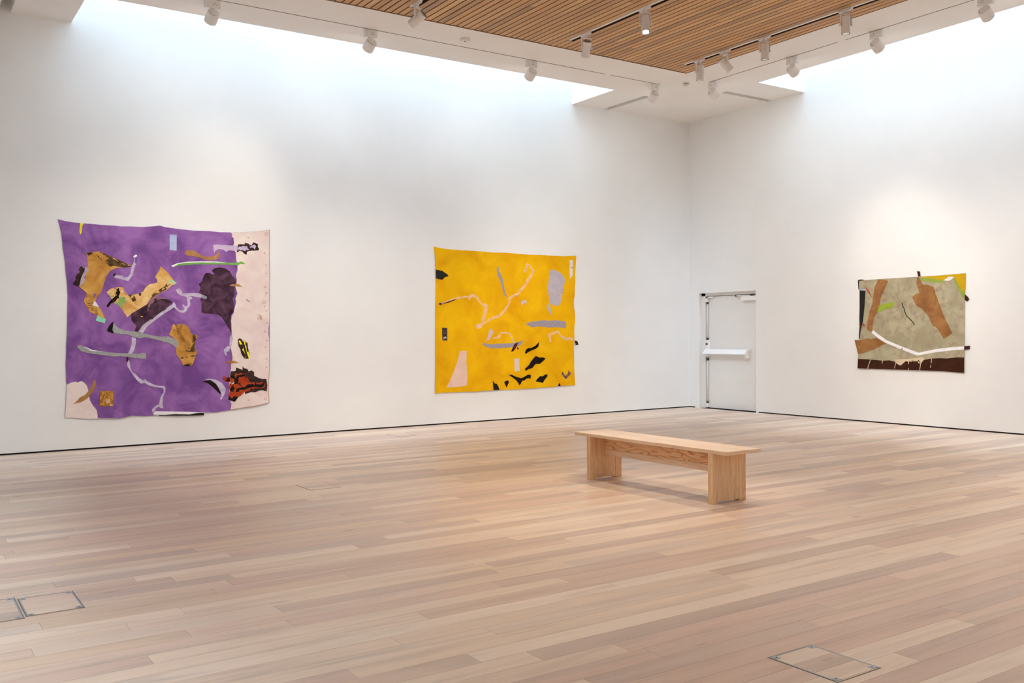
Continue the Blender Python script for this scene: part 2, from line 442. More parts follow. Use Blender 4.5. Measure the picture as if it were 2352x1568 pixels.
# lids that close the slots
boxes('slot_back', [(-2.22, -2.05, -1.17, -.0005, H+.2, H+.23), (-12.12, -11.95, -1.17, -.0005, H+.2, H+.23), (-1.22, -.0005, -2.16, -2.0, H+.2, H+.23)], M['slot_dark'], ce)
boxes('track_back_gap_shade', [(-11.5, -2.45, TRK_L-.05, TRK_L+.05, H+.05, H+.08), (TRK_R-.05, TRK_R+.05, -12.3, -2.37, H+.05, H+.08),
    (-11.4, -3.69, TRK_L+.015, TRK_L+.0235, H+.001, H+.05), (-3.56, -2.5, TRK_L+.015, TRK_L+.0235, H+.001, H+.05),
    (TRK_R+.015, TRK_R+.0235, -4.93, -2.42, H+.001, H+.05), (TRK_R+.015, TRK_R+.0235, -12.2, -5.06, H+.001, H+.05)], M['track_gap'], ce)  # lids, plus flush dark strips that stand in for shade beside the tracks
boxes('plenum_back_gap_shade', [(WX0-.05, WX1+.05, WY0-.05, WY1+.05, H+.1, H+.13), (WX0, WX1, WY0, WY1, H+.006, H+.1)], M['slat_back'], ce)  # lower dark sheet sits close behind the slats to paint their gaps shaded
tr = .022
boxes('edge_trim', [(WX0, WX1, WY1-tr, WY1, H-.004, H+.1)], M['slat_trim'], ce)
boxes('edge_trim', [(WX1-.012, WX1, WY0, WY1-tr, H-.004, H+.1)], M['slat_trim'], ce)
SP = .0975
TRK_X = [-2.985, -5.21, -7.76, -10.0]
def is_track(xc):
    return any(abs(xc-(t+.006)) <= SP/2 for t in TRK_X)
pieces = []
n = int((WX1-.014-WX0)/SP)
slat_tracks = []
for k in range(n):
    xb = WX1-.014-k*SP; xa = xb-(SP-.019); xc = xb-SP/2
    y = WY1-tr-.002
    if is_track(xc):
        slat_tracks.append((xb-SP, xb))
        pieces.append((xa, xb, -2.90, y, seen_area(xa, xb, -2.9, y, H))); continue
    first = True
    while y > WY0:
        ln = random.uniform(1.2, 3.2) if not first else random.uniform(.4, 3.0)
        first = False
        e = max(WY0, y-ln)
        pieces.append((xa, xb, e+.0008, y, seen_area(xa, xb, e, y, H)))
        y = e
lay(pieces, H, H+.05, 'slat', M['slat'], M['slat_far'], ce, 'slat', 'distant_slats')

# skylights: glazing on top of the wells
def glass_mat():
    m = bpy.data.materials.new('skylight_glass'); m.use_nodes = True; nt = m.node_tree; nt.nodes.clear()
    out = N(nt, 'ShaderNodeOutputMaterial'); t = N(nt, 'ShaderNodeBsdfTransparent'); g = N(nt, 'ShaderNodeBsdfGlossy')
    t.inputs[0].default_value = (.96, .98, .98, 1); g.inputs['Roughness'].default_value = .05
    mx = N(nt, 'ShaderNodeMixShader'); mx.inputs[0].default_value = .04
    L(nt, t.outputs[0], mx.inputs[1]); L(nt, g.outputs[0], mx.inputs[2]); L(nt, mx.outputs[0], out.inputs[0])
    return m
M['glass'] = glass_mat()
for nm, r, lab in (('window_1', SKY_L, 'long strip skylight above the left wall'), ('window_2', SKY_R, 'long strip skylight above the right wall'),
                   ('window_3', SKY_N, 'long strip skylight above the near left wall'), ('window_4', SKY_B, 'long strip skylight above the wall behind the viewer')):
    w = empty(nm, ((r[0]+r[1])/2, (r[2]+r[3])/2, H+WELL)); tag(w, lab, 'skylight', kind='structure')
    cx_, cy_ = w.location.x, w.location.y
    lx, ly = (r[1]-r[0])/2, (r[3]-r[2])/2
    e = .04
    boxes('skylight_frame', [(-lx-e, lx+e, -ly-e, -ly, 0, .08), (-lx-e, lx+e, ly, ly+e, 0, .08), (-lx-e, -lx, -ly, ly, 0, .08), (lx, lx+e, -ly, ly, 0, .08)], M['white_metal'], w)
    nb = 6
    for q in range(nb):
        if lx > ly:
            a, b = -lx+2*lx*q/nb, -lx+2*lx*(q+1)/nb
            boxes('pane', [(a+.002, b-.002, -ly, ly, .05, .062)], M['glass'], w)
        else:
            a, b = -ly+2*ly*q/nb, -ly+2*ly*(q+1)/nb
            boxes('pane', [(-lx, lx, a+.002, b-.002, .05, .062)], M['glass'], w)

# ------------------------------------------------------------------ door
dr = empty('door_1', (DD, (DY0+DY1)/2, 0)); tag(dr, 'white exit door with a push bar set back in the right wall', 'door', kind='structure')
def dbox(name, lst, mat, bevel=0.0, parent=None):
    o = boxes(name, lst, mat, parent or dr, bevel)
    if parent is None: o.location = (-DD, -(DY0+DY1)/2, 0)
    return o
LY0, LY1, LZ = -1.80, -.385, 2.198
dbox('door_frame', [(DD-.03, .28, DY1-.105, DY1+.02, 0, DH+.02), (DD-.03, .28, DY0-.02, DY1, DH-.055, DH+.02)], M['door_white'], .002)
leaf = dbox('door_leaf', [(DD, DD+.045, DY0-.015, LY1, .012, LZ)], M['door_white'], .002)
dbox('leaf_gap', [(DD+.02, DD+.06, LY1-.001, LY1+.012, 0, LZ+.01), (DD+.01, DD+.06, DY0-.015, LY1, 0, .013)], M['black_gap'])
dbox('threshold_reveal', [(.0, .005, DY0, DY1-.11, 0, .002)], M['black_gap'])
# reveal lining behind the frame so that the opening is closed
dbox('door_backing', [(.27, .3, DY0-.02, DY1+.02, 0, DH+.02)], M['door_white'])
rod_y = -.425
bm = bmesh.new(); cyl(bm, (DD-.03, rod_y, 1.36), (DD-.03, rod_y, 2.10), .013, n=16); o = finish('upper_rod', bm, M['door_white'], dr); o.location = (-DD, -(DY0+DY1)/2, 0)
bm = bmesh.new(); cyl(bm, (DD-.03, rod_y, .14), (DD-.03, rod_y, .98), .013, n=16); o = finish('lower_rod', bm, M['door_white'], dr); o.location = (-DD, -(DY0+DY1)/2, 0)
dbox('latch_case', [(DD-.06, DD, rod_y-.03, rod_y+.03, 2.09, 2.165)], M['bar_white'], .004)
dbox('strike_plate', [(DD-.05, DD, rod_y-.16, rod_y+.045, 2.168, 2.195)], M['bar_white'], .003)
dbox('latch_bolt', [(DD-.062, DD-.01, rod_y-.03, rod_y+.02, 2.165, 2.188)], M['dark_steel'], .003)
dbox('rod_collar', [(DD-.048, DD-.012, rod_y-.017, rod_y+.017, 2.05, 2.088)], M['dark_steel'], .003)
dbox('rod_collar', [(DD-.048, DD-.012, rod_y-.017, rod_y+.017, 1.345, 1.385)], M['dark_steel'], .003)
dbox('rod_collar', [(DD-.048, DD-.012, rod_y-.017, rod_y+.017, .94, .99)], M['dark_steel'], .003)
dbox('rod_collar', [(DD-.048, DD-.012, rod_y-.017, rod_y+.017, .10, .14)], M['dark_steel'], .003)
dbox('bottom_latch', [(DD-.05, DD, rod_y-.03, rod_y+.025, .02, .10)], M['bar_white'], .004)
lock = dbox('lock_case', [(DD-.05, DD, -.50, -.395, 1.16, 1.345)], M['bar_white'], .006)
bm = bmesh.new(); cyl(bm, (DD-.062, -.425, 1.265), (DD-.05, -.425, 1.265), .022, n=20); finish('keyhole', bm, M['dark_steel'], lock)
dbox('bar_bracket', [(DD-.09, DD, -1.50, -1.43, 1.0, 1.17)], M['door_white'], .004)
dbox('bar_bracket', [(DD-.09, DD, -.49, -.40, 1.02, 1.17)], M['door_white'], .004)
bm = bmesh.new()
prof = [(-.055, 1.066), (-.055, 1.082), (-.01, 1.165), (.02, 1.165), (.02, 1.10)]     # x offset from wall plane, z
vs = []
for y, sk in ((-.385, 0), (-1.45, 0)):
    vs.append([bm.verts.new((DD-.08+px_, y-(px_+.055)*.55, z)) for px_, z in prof])
nP = len(prof)
for i in range(nP): bm.faces.new((vs[0][i], vs[0][(i+1) % nP], vs[1][(i+1) % nP], vs[1][i]))
bm.faces.new(vs[0][::-1]); bm.faces.new(vs[1])
o = finish('push_bar', bm, M['bar_white'], dr, .004); o.location = (-DD, -(DY0+DY1)/2, 0)
dbox('bar_end_arm', [(DD-.095, DD-.01, -1.515, -1.49, 1.13, 1.185)], M['bar_white'], .003)
dbox('closer_body', [(DD-.065, DD, -1.79, -1.325, 2.085, 2.17)], M['bar_white'], .004)
dbox('closer_arm', [(DD-.05, DD-.03, -1.55, -1.17, 2.176, 2.192)], M['door_white'], .002)
dbox('closer_pivot', [(DD-.052, DD-.02, -1.62, -1.53, 2.17, 2.196)], M['dark_steel'], .004)
dbox('closer_shoe', [(DD-.055, DD-.02, -1.195, -1.16, 2.17, 2.196)], M['dark_steel'], .003)

# ------------------------------------------------------------------ bench
bx0, bx1 = -7.435, -7.02
TZ, TT = .474, .032
be = empty('bench', ((bx0+bx1)/2, -6.905, 0)); tag(be, 'long pale fir wood bench standing alone on the plank floor', 'bench')
def bpart(name, lst, mat, bevel=.0025):
    o = boxes(name, lst, mat, be, bevel); o.location = (-be.location.x, -be.location.y, 0); return o
xm = bx0+.212
bpart('seat_board', [(bx0-.004, xm-.0006, -7.965, -5.845, TZ-TT, TZ)], M['fir_y'])
bpart('seat_board', [(xm+.0006, bx1+.004, -7.965, -5.845, TZ-TT, TZ)], M['fir_y'])
for yc in (-6.07, -7.765):
    xs_ = bx1-.085
    bm = bmesh.new()
    prof = [(bx0, 0), (bx0+.07, 0), (bx0+.07, .013), (bx0+.085, .017), (xs_-.012, .017), (xs_, .017), (xs_, TZ-TT), (bx0, TZ-TT)]
    A = [bm.verts.new((x, yc-.029, z)) for x, z in prof]; B = [bm.verts.new((x, yc+.029, z)) for x, z in prof]
    for i in range(len(prof)): bm.faces.new((A[i], A[(i+1) % len(prof)], B[(i+1) % len(prof)], B[i]))
    bm.faces.new(A[::-1]); bm.faces.new(B)
    o = finish('leg_panel', bm, M['fir_z'], be, .0025); o.location = (-be.location.x, -be.location.y, 0)
    bpart('leg_board', [(xs_+.002, bx1, yc-.031, yc+.031, 0, TZ-TT)], M['fir_z'])
bpart('stretcher', [(xm-.016, xm+.016, -7.735, -6.1, .305, TZ-TT)], M['fir_fig'])
bpart('lower_rail', [(xm-.0175, xm+.0175, -7.735, -6.1, .245, .304)], M['fir_y'])

# ------------------------------------------------------------------ floor boxes
def floor_box(x0, x1, y0, y1, label, metal, nlid=3, group=None):
    t = empty('floor_box', ((x0+x1)/2, (y0+y1)/2, 0)); tag(t, label, 'floor hatch')
    ox, oy = t.location.x, t.location.y
    e = .006 if metal else .006
    mt = M['seam_steel'] if metal else M['brown_seam']
    boxes('seam_frame', [(x0-ox, x1-ox, y0-oy, y0+e-oy, 0, .0012), (x0-ox, x1-ox, y1-e-oy, y1-oy, 0, .0012),
                         (x0-ox, x0+e-ox, y0+e-oy, y1-e-oy, 0, .0012), (x1-e-ox, x1-ox, y0+e-oy, y1-e-oy, 0, .0012)], mt, t)
    i = e
    if metal:
        w = .007
        boxes('metal_rim', [(x0+e-ox, x0+e+w-ox, y0+e-oy, y1-e-oy, 0, .0022), (x1-e-w-ox, x1-e-ox, y0+e-oy, y1-e-oy, 0, .0022),
                            (x0+e+w-ox, x1-e-w-ox, y1-e-w*.7-oy, y1-e-oy, 0, .0022)], M['steel'], t)
        i = e+w
        c = .03
        for sx in (0, 1):
            for sy in (0, 1):
                a = x0+i if sx == 0 else x1-i-c; b = y0+i if sy == 0 else y1-i-c
                p = boxes('corner_plate', [(a-ox, a+c-ox, b-oy, b+c-oy, .0016, .0034)], M['steel'], t, .0008)
                bm = bmesh.new(); cyl(bm, (a+c/2-ox, b+c/2-oy, .0034), (a+c/2-ox, b+c/2-oy, .0042), .005, n=12); finish('screw', bm, M['dark_steel'], p)
    me = unit_cube('plank', M['plank'])
    step = (y1-y0-2*i)/nlid
    for q in range(nlid):
        o = link('lid_board', me, t)
        a = y0+i+q*step; o.location = (0, a+step/2-oy, .0008); o.scale = (x1-x0-2*i, step-.0015, .0016)
    return t
floor_box(-10.046, -9.74, -11.034, -10.652, 'square floor hatch with steel corners at the bottom right', True)
floor_box(-12.787, -12.493, -7.935, -7.522, 'floor hatch with steel rim whole in view at the left edge', True)
floor_box(-13.1, -12.795, -7.965, -7.478, 'floor hatch cut off by the left edge of the picture', True)
floor_box(-9.99, -9.68, -4.97, -4.57, 'small brown outlined floor hatch between the purple hanging and the bench', False)
floor_box(-7.135, -6.845, -1.25, -.83, 'small faint floor hatch close to the left wall near the yellow hanging', False)
floor_box(-1.47, -.30, -2.93, -1.87, 'large faint floor hatch in front of the white door', False, 7)

# ------------------------------------------------------------------ tracks and lamps
def track_thing(name, lst, label, mat, base):
    t = boxes(name, [(a-base[0], b-base[0], c-base[1], d-base[1], e-base[2], f-base[2]) for a, b, c, d, e, f in lst], mat, ce)
    t.location = base; tag(t, label); return t
for (xa, xb), lab in zip(slat_tracks, ('recessed white light track nearest the right wall in the wood ceiling', 'recessed white light track in the middle of the wood ceiling',
                                      'recessed white light track at the left of the wood ceiling', 'recessed white light track beyond the left top of the picture')):
    track_thing('light_track', [(xa+.004, xa+.044, WY0, -2.93, H-.004, H+.06)], lab, M['white_metal'], (xa, -2.93, H))
for (lst, lab, base) in (
    ([(-11.4, -3.692, TRK_L-.02, TRK_L+.015, H+.003, H+.045)], 'long flush white light track in the plaster beside the left skylight', (-11.4, TRK_L, H)),
    ([(-3.558, -2.5, TRK_L-.02, TRK_L+.015, H+.003, H+.045)], 'short flush white light track near the far corner, left side', (-3.55, TRK_L, H)),
    ([(TRK_R-.02, TRK_R+.015, -4.928, -2.42, H+.003, H+.045)], 'short flush white light track near the far corner, right side', (TRK_R, -2.42, H)),
    ([(TRK_R-.02, TRK_R+.015, -12.2, -5.062, H+.003, H+.045)], 'long flush white light track in the plaster beside the right skylight', (TRK_R, -5.06, H))):
    track_thing('light_track', lst, lab, M['white_metal'], base)

WARM = (1.0, .875, .725)
def spot_light(parent, loc, direction, power, angle, blend=.9, col=WARM, r=.022):
    l = bpy.data.lights.new('lamp_beam', 'SPOT'); l.energy = power; l.color = col
    l.spot_size = math.radians(angle); l.spot_blend = 1.0; l.shadow_soft_size = r
    o = link('lamp_beam', l, parent); o.location = loc
    o.rotation_euler = Vector(direction).to_track_quat('-Z', 'Y').to_euler()
    return o
def track_spot(x, y, target, label, on=0.0, angle=40, lit=False, yoke=None, col=None):
    """cylinder spotlight hanging in a U bracket under a ceiling track"""
    t = empty('track_spotlight', (x, y, H)); tag(t, label, 'spotlight', 'cylinder spotlights on the wooden ceiling')
    piv = Vector((0, 0, -.20)); d = (Vector(target)-Vector((x, y, H-.20))).normalized()
    R, LN = .058, .215
    bm = bmesh.new(); box(bm, -.028, .012, -.10, .10, -.03, -.002); box(bm, -.022, .006, -.03, .03, -.055, -.028); finish('adapter', bm, M['white_metal'], t, .003)
    h = Vector((d.x, d.y, 0))
    if yoke is not None: ax = Vector((math.cos(yoke), math.sin(yoke), 0))
    elif h.length > .05: ax = Vector((-h.y, h.x, 0)).normalized()
    else: ax = Vector((1, 0, 0))
    w = ax.cross(Vector((0, 0, 1)))
    bm = bmesh.new()
    def obox(c, hx, hw, hz):
        vs = box(bm, -hx, hx, -hw, hw, -hz, hz)
        for v in vs: v.co = c+ax*v.co.x+w*v.co.y+Vector((0, 0, v.co.z))
    obox(Vector((0, 0, -.062)), R+.012, .018, .005)
    for s in (-1, 1): obox(ax*s*(R+.009)+Vector((0, 0, -.062-.075)), .004, .018, .08)
    cyl(bm, (0, 0, -.062), (0, 0, -.05), .014, n=14)
    finish('bracket', bm, M['white_metal'], t, .002)
    for s in (-1, 1):
        bm = bmesh.new(); cyl(bm, piv+ax*s*(R+.002), piv+ax*s*(R+.022), .02, n=18); finish('pivot_knob', bm, M['white_metal'], t)
    back, front = piv-d*LN*.45, piv+d*LN*.55
    bm = bmesh.new(); cyl(bm, back, front, R, n=36, caps=False)
    cyl(bm, front, front-d*.02, R, R-.006, n=36, caps=False)
    finish('lamp_body', bm, M['white_metal'], t)
    bm = bmesh.new(); cyl(bm, back-d*.001, back+d*.004, R-.002, n=36); finish('back_cap', bm, M['grey_cap'], t)
    bm = bmesh.new(); cyl(bm, front-d*.012, front-d*.004, R-.003, R-.001, n=36); finish('front_ring', bm, M['dark_ring'], t)
    bm = bmesh.new(); cyl(bm, front-d*.004, front-d*.002, R-.016, n=32); finish('lens', bm, M['lens_on'] if lit else M['reflector'], t)
    if on: spot_light(t, front+d*.01, d, on, angle, col=col or WARM)
    return t
def wall_washer(x, y, target, label, on=0.0, angle=60, along='x'):
    """box adapter with a round wall lamp head below"""
    t = empty('wall_washer', (x, y, H)); tag(t, label, 'spotlight', 'round wall lamps on the plaster border')
    d = (Vector(target)-Vector((x, y, H-.19))).normalized()
    ad = (.095, .028) if along == 'x' else (.028, .095)
    bm = bmesh.new(); box(bm, -ad[0], ad[0], -ad[1], ad[1], -.10, 0); o = finish('driver_box', bm, M['white_plastic'], t, .003)
    # tiny printed marks on the side that faces the room
    lst = []
    for q, (u, z, wd) in enumerate(((.028, -.028, .012), (.0, -.05, .01), (.022, -.052, .01), (.044, -.055, .008))):
        if along == 'x': lst.append((u, u+wd, -ad[1]-.0008, -ad[1], z-.007, z))
        else: lst.append((-ad[0]-.0008, -ad[0], -u-wd+.06, -u+.06, z-.007, z))
    boxes('printed_marks', lst, M['ink'], o)
    bm = bmesh.new(); cyl(bm, (0, 0, -.10), (0, 0, -.135), .016, n=16); cyl(bm, (0, 0, -.10), (0, 0, -.115), .03, n=20); finish('stem', bm, M['white_plastic'], t)
    R = .077; piv = Vector((0, 0, -.192))
    back, front = piv-d*.045, piv+d*.085
    bm = bmesh.new(); cyl(bm, back, back-d*.012, R, R-.008, n=40, caps=False); cyl(bm, back, front, R, R*1.0, n=40, caps=False); cyl(bm, front, front-d*.02, R, R-.01, n=40, caps=False)
    finish('lamp_head', bm, M['white_plastic'], t)
    bm = bmesh.new(); cyl(bm, back-d*.012, back-d*.0125, R-.008, n=40); cp = finish('back_cap', bm, M['white_plastic'], t)
    ax = Vector((-d.y, d.x, 0)).normalized(); up = ax.cross(d)
    bm = bmesh.new(); ctr = back-d*.0135; pr = None
    for q in range(9):                                           # thin arc engraved on the cap
        a = math.radians(85+q*13); p = ctr+ax*math.cos(a)*(R-.018)*(-1)+up*math.sin(a)*(R-.018)
        if pr: cyl(bm, pr, p, .0022, n=6)
        pr = p
    finish('cap_seam', bm, M['grey_cap'], cp)
    bm = bmesh.new(); cyl(bm, front-d*.016, front-d*.012, R-.01, n=36); finish('lens', bm, M['lens_on'] if on else M['reflector'], t)
    if on:                                                       # asymmetric wash optic: light leaves the lens downwards along the wall
        hz = Vector((d.x, d.y, 0)).normalized()
        spot_light(t, front+d*.03, hz*math.sin(math.radians(38))-Vector((0, 0, 1))*math.cos(math.radians(38)), on, angle, col=(.90, .97, 1.0))
    return t

WPOW = 19
WZ = 4.25
wall_washer(-9.93, -1.80, (-10.1, 0, WZ), 'round white wall lamp at the top left above the purple hanging', WPOW, 150)
wall_washer(-7.79, -1.80, (-7.95, 0, WZ), 'round white wall lamp second from the left under the skylight edge', WPOW, 150)
wall_washer(-5.10, -1.80, (-5.0, 0, WZ), 'round white wall lamp above the yellow hanging, left of the slatted corner', WPOW, 150)
wall_washer(-2.58, -1.80, (-2.2, 0, 4.0), 'round white wall lamp just left of the smoke detector', WPOW, 150)
wall_washer(-1.85, -2.45, (0, -2.5, WZ), 'round white wall lamp just right of the smoke detector', WPOW, 150, 'y')
wall_washer(-1.85, -4.08, (0, -4.1, WZ), 'round white wall lamp above the door side of the right wall', WPOW, 150, 'y')
wall_washer(-1.85, -5.53, (0, -5.5, WZ), 'round white wall lamp above the small brown hanging', WPOW, 150, 'y')
wall_washer(-1.85, -7.08, (0, -7.0, WZ), 'round white wall lamp at the top right corner of the picture', WPOW, 150, 'y')
track_spot(-7.75, -3.10, (-9.6, 0.0, 3.3), 'white cylinder spotlight on the left track tilted to the purple hanging', 110, 45)
track_spot(-5.20, -3.28, (-3.9, -.4, 1.2), 'white cylinder spotlight with a grey back cap tilted away on the middle track', 110, 45)
track_spot(-5.20, -4.49, (-5.9, -5.6, 0), 'white cylinder spotlight with a glowing lens on the middle track', 140, 55, True, math.radians(-35))
track_spot(-2.975, -3.25, (-2.75, -3.25, 0), 'white cylinder spotlight first on the right track, hanging straight', 0)
track_spot(-2.975, -3.77, (.0, -4.9, 2.2), 'white cylinder spotlight on the right track tilted to the right wall', 110, 45)
track_spot(-2.975, -4.52, (-3.0, -4.55, 0), 'white cylinder spotlight third on the right track, lens seen from below', 60, 50, False, math.radians(-35))
track_spot(-2.975, -5.86, (-3.0, -5.9, 0), 'white cylinder spotlight last in view on the right track', 60, 50, False, math.radians(-35))
# lamps of the same tracks above the picture, they light the bench and the floor
track_spot(-5.20, -6.6, (-7.7, -7.0, 0), 'white cylinder spotlight above the picture over the bench', 250, 48)
track_spot(-7.75, -6.6, (-8.2, -6.9, 0), 'white cylinder spotlight above the picture left of the bench', 215, 52)
track_spot(-10.0, -4.1, (-9.4, -3.7, 0), 'white cylinder spotlight above the picture over the left floor hatch', 200, 52)
track_spot(-7.75, -4.75, (-7.0, -2.6, 0), 'added fill spotlight out of view over the floor between the left wall hangings', 190, 60)  # added unseen lamp to brighten the floor near the left wall
for (x, y, tg, pw, lab) in (  # added unseen lamps: near wall fill first, then even light on hung walls
    (-10.0, -6.0, (-14.3, -5.8, 1.2), 300, 'added fill spotlight out of view aimed at the far part of the near left wall'),
    (-10.0, -8.6, (-14.3, -9.2, 1.2), 300, 'added fill spotlight out of view aimed at the near part of the near left wall'),
    (-7.75, -10.2, (-8.6, -15.6, 1.2), 300, 'added fill spotlight out of view aimed at the middle of the wall behind the viewer'),
    (-5.20, -10.8, (-4.0, -15.6, 1.2), 300, 'added fill spotlight out of view aimed at the right of the wall behind the viewer'),
    (-10.0, -4.9, (-10.9, 0, 1.0), 200, 'added fill spotlight out of view aimed at the left of the purple hanging'),
    (-7.75, -5.2, (-9.2, 0, 1.0), 200, 'added fill spotlight out of view aimed at the right of the purple hanging'),
    (-7.75, -4.42, (-7.1, 0, 1.0), 165, 'added fill spotlight out of view aimed between the two left wall hangings'),
    (-5.20, -6.9, (-5.0, 0, 1.0), 265, 'added fill spotlight out of view aimed at the left of the yellow hanging'),
    (-5.20, -6.25, (-2.9, 0, 1.0), 215, 'added fill spotlight out of view aimed at the right of the yellow hanging'),
    (-5.20, -7.25, (0, -2.9, 1.0), 215, 'added fill spotlight out of view aimed at the wall right of the door'),
    (-5.20, -7.6, (0, -4.8, 1.0), 260, 'added fill spotlight out of view aimed at the small brown hanging'),
    (-5.20, -7.9, (0, -6.9, 1.0), 230, 'added fill spotlight out of view aimed at the right end of the right wall')):
    track_spot(x, y, tg, lab, pw, 56, col=(.99, .955, .90))
for (x, y, pw, lab) in ((-2.975, -8.0, 190, 'right track, nearer of two'), (-2.975, -10.6, 190, 'right track, farther of two'), (-5.20, -9.8, 130, 'middle track, behind the bench lamps'),
                        (-7.75, -8.9, 110, 'left track, behind the bench'), (-7.75, -11.4, 90, 'left track, near the viewer'), (-10.0, -7.2, 120, 'outermost track, over the left floor'),
                        (-10.0, -9.9, 90, 'outermost track, near the viewer'), (-5.20, -12.0, 130, 'middle track, near the viewer')):
    track_spot(x, y, (x-.25, y-.1, 0), 'added fill spotlight out of view on the '+lab, pw, 78)  # unseen downlights added for warm floor bounce onto the ceiling

# ceiling discs
def detector(x, y, label):
    t = empty('smoke_detector', (x, y, H)); tag(t, label, 'smoke detector')
    bm = bmesh.new(); cyl(bm, (0, 0, 0), (0, 0, -.02), .062, .06, n=32); finish('base', bm, M['white_plastic'], t)
    bm = bmesh.new(); cyl(bm, (0, 0, -.028), (0, 0, -.05), .052, .04, n=32); cyl(bm, (0, 0, -.05), (0, 0, -.056), .04, .028, n=32); finish('cover', bm, M['white_plastic'], t)
    bm = bmesh.new(); cyl(bm, (0, 0, -.018), (0, 0, -.03), .046, n=32); finish('vent_gap', bm, M['ink'], t)
    bm = bmesh.new(); cyl(bm, (0, 0, -.056), (0, 0, -.068), .006, .004, n=10); finish('indicator', bm, M['grey_cap'], t)
detector(-2.197, -2.169, 'small white smoke detector at the inner ceiling corner')
t = empty('ceiling_sensor', (-6.509, -2.187, H)); tag(t, 'flat round white sensor disc on the plaster ceiling', 'sensor')
bm = bmesh.new(); cyl(bm, (0, 0, 0), (0, 0, -.026), .07, .068, n=36); cyl(bm, (0, 0, -.026), (0, 0, -.036), .068, .05, n=36); finish('disc', bm, M['white_plastic'], t)
bm = bmesh.new(); cyl(bm, (0, 0, -.036), (0, 0, -.038), .016, n=20); finish('sensor_eye', bm, M['grey_cap'], t)

# ------------------------------------------------------------------ textile hangings
def inside(p, poly):
    x, y = p; c = False; j = len(poly)-1
    for i in range(len(poly)):
        xi, yi = poly[i]; xj, yj = poly[j]
        if (yi > y) != (yj > y) and x < (xj-xi)*(y-yi)/(yj-yi)+xi: c = not c
        j = i
    return c
def edge_dist(p, poly):
    m = 1e9; px, py = p
    for i in range(len(poly)):
        ax, ay = poly[i-1]; bx, by = poly[i]
        dx, dy = bx-ax, by-ay; l = dx*dx+dy*dy
        t = 0 if l == 0 else max(0, min(1, ((px-ax)*dx+(py-ay)*dy)/l))
        q = (px-ax-t*dx)**2+(py-ay-t*dy)**2
        if q < m: m = q
    return math.sqrt(m)
def chaikin(poly):
    out = []
    for i in range(len(poly)):
        a, b = poly[i], poly[(i+1) % len(poly)]
        out.append((a[0]*.75+b[0]*.25, a[1]*.75+b[1]*.25)); out.append((a[0]*.25+b[0]*.75, a[1]*.25+b[1]*.75))
    return out
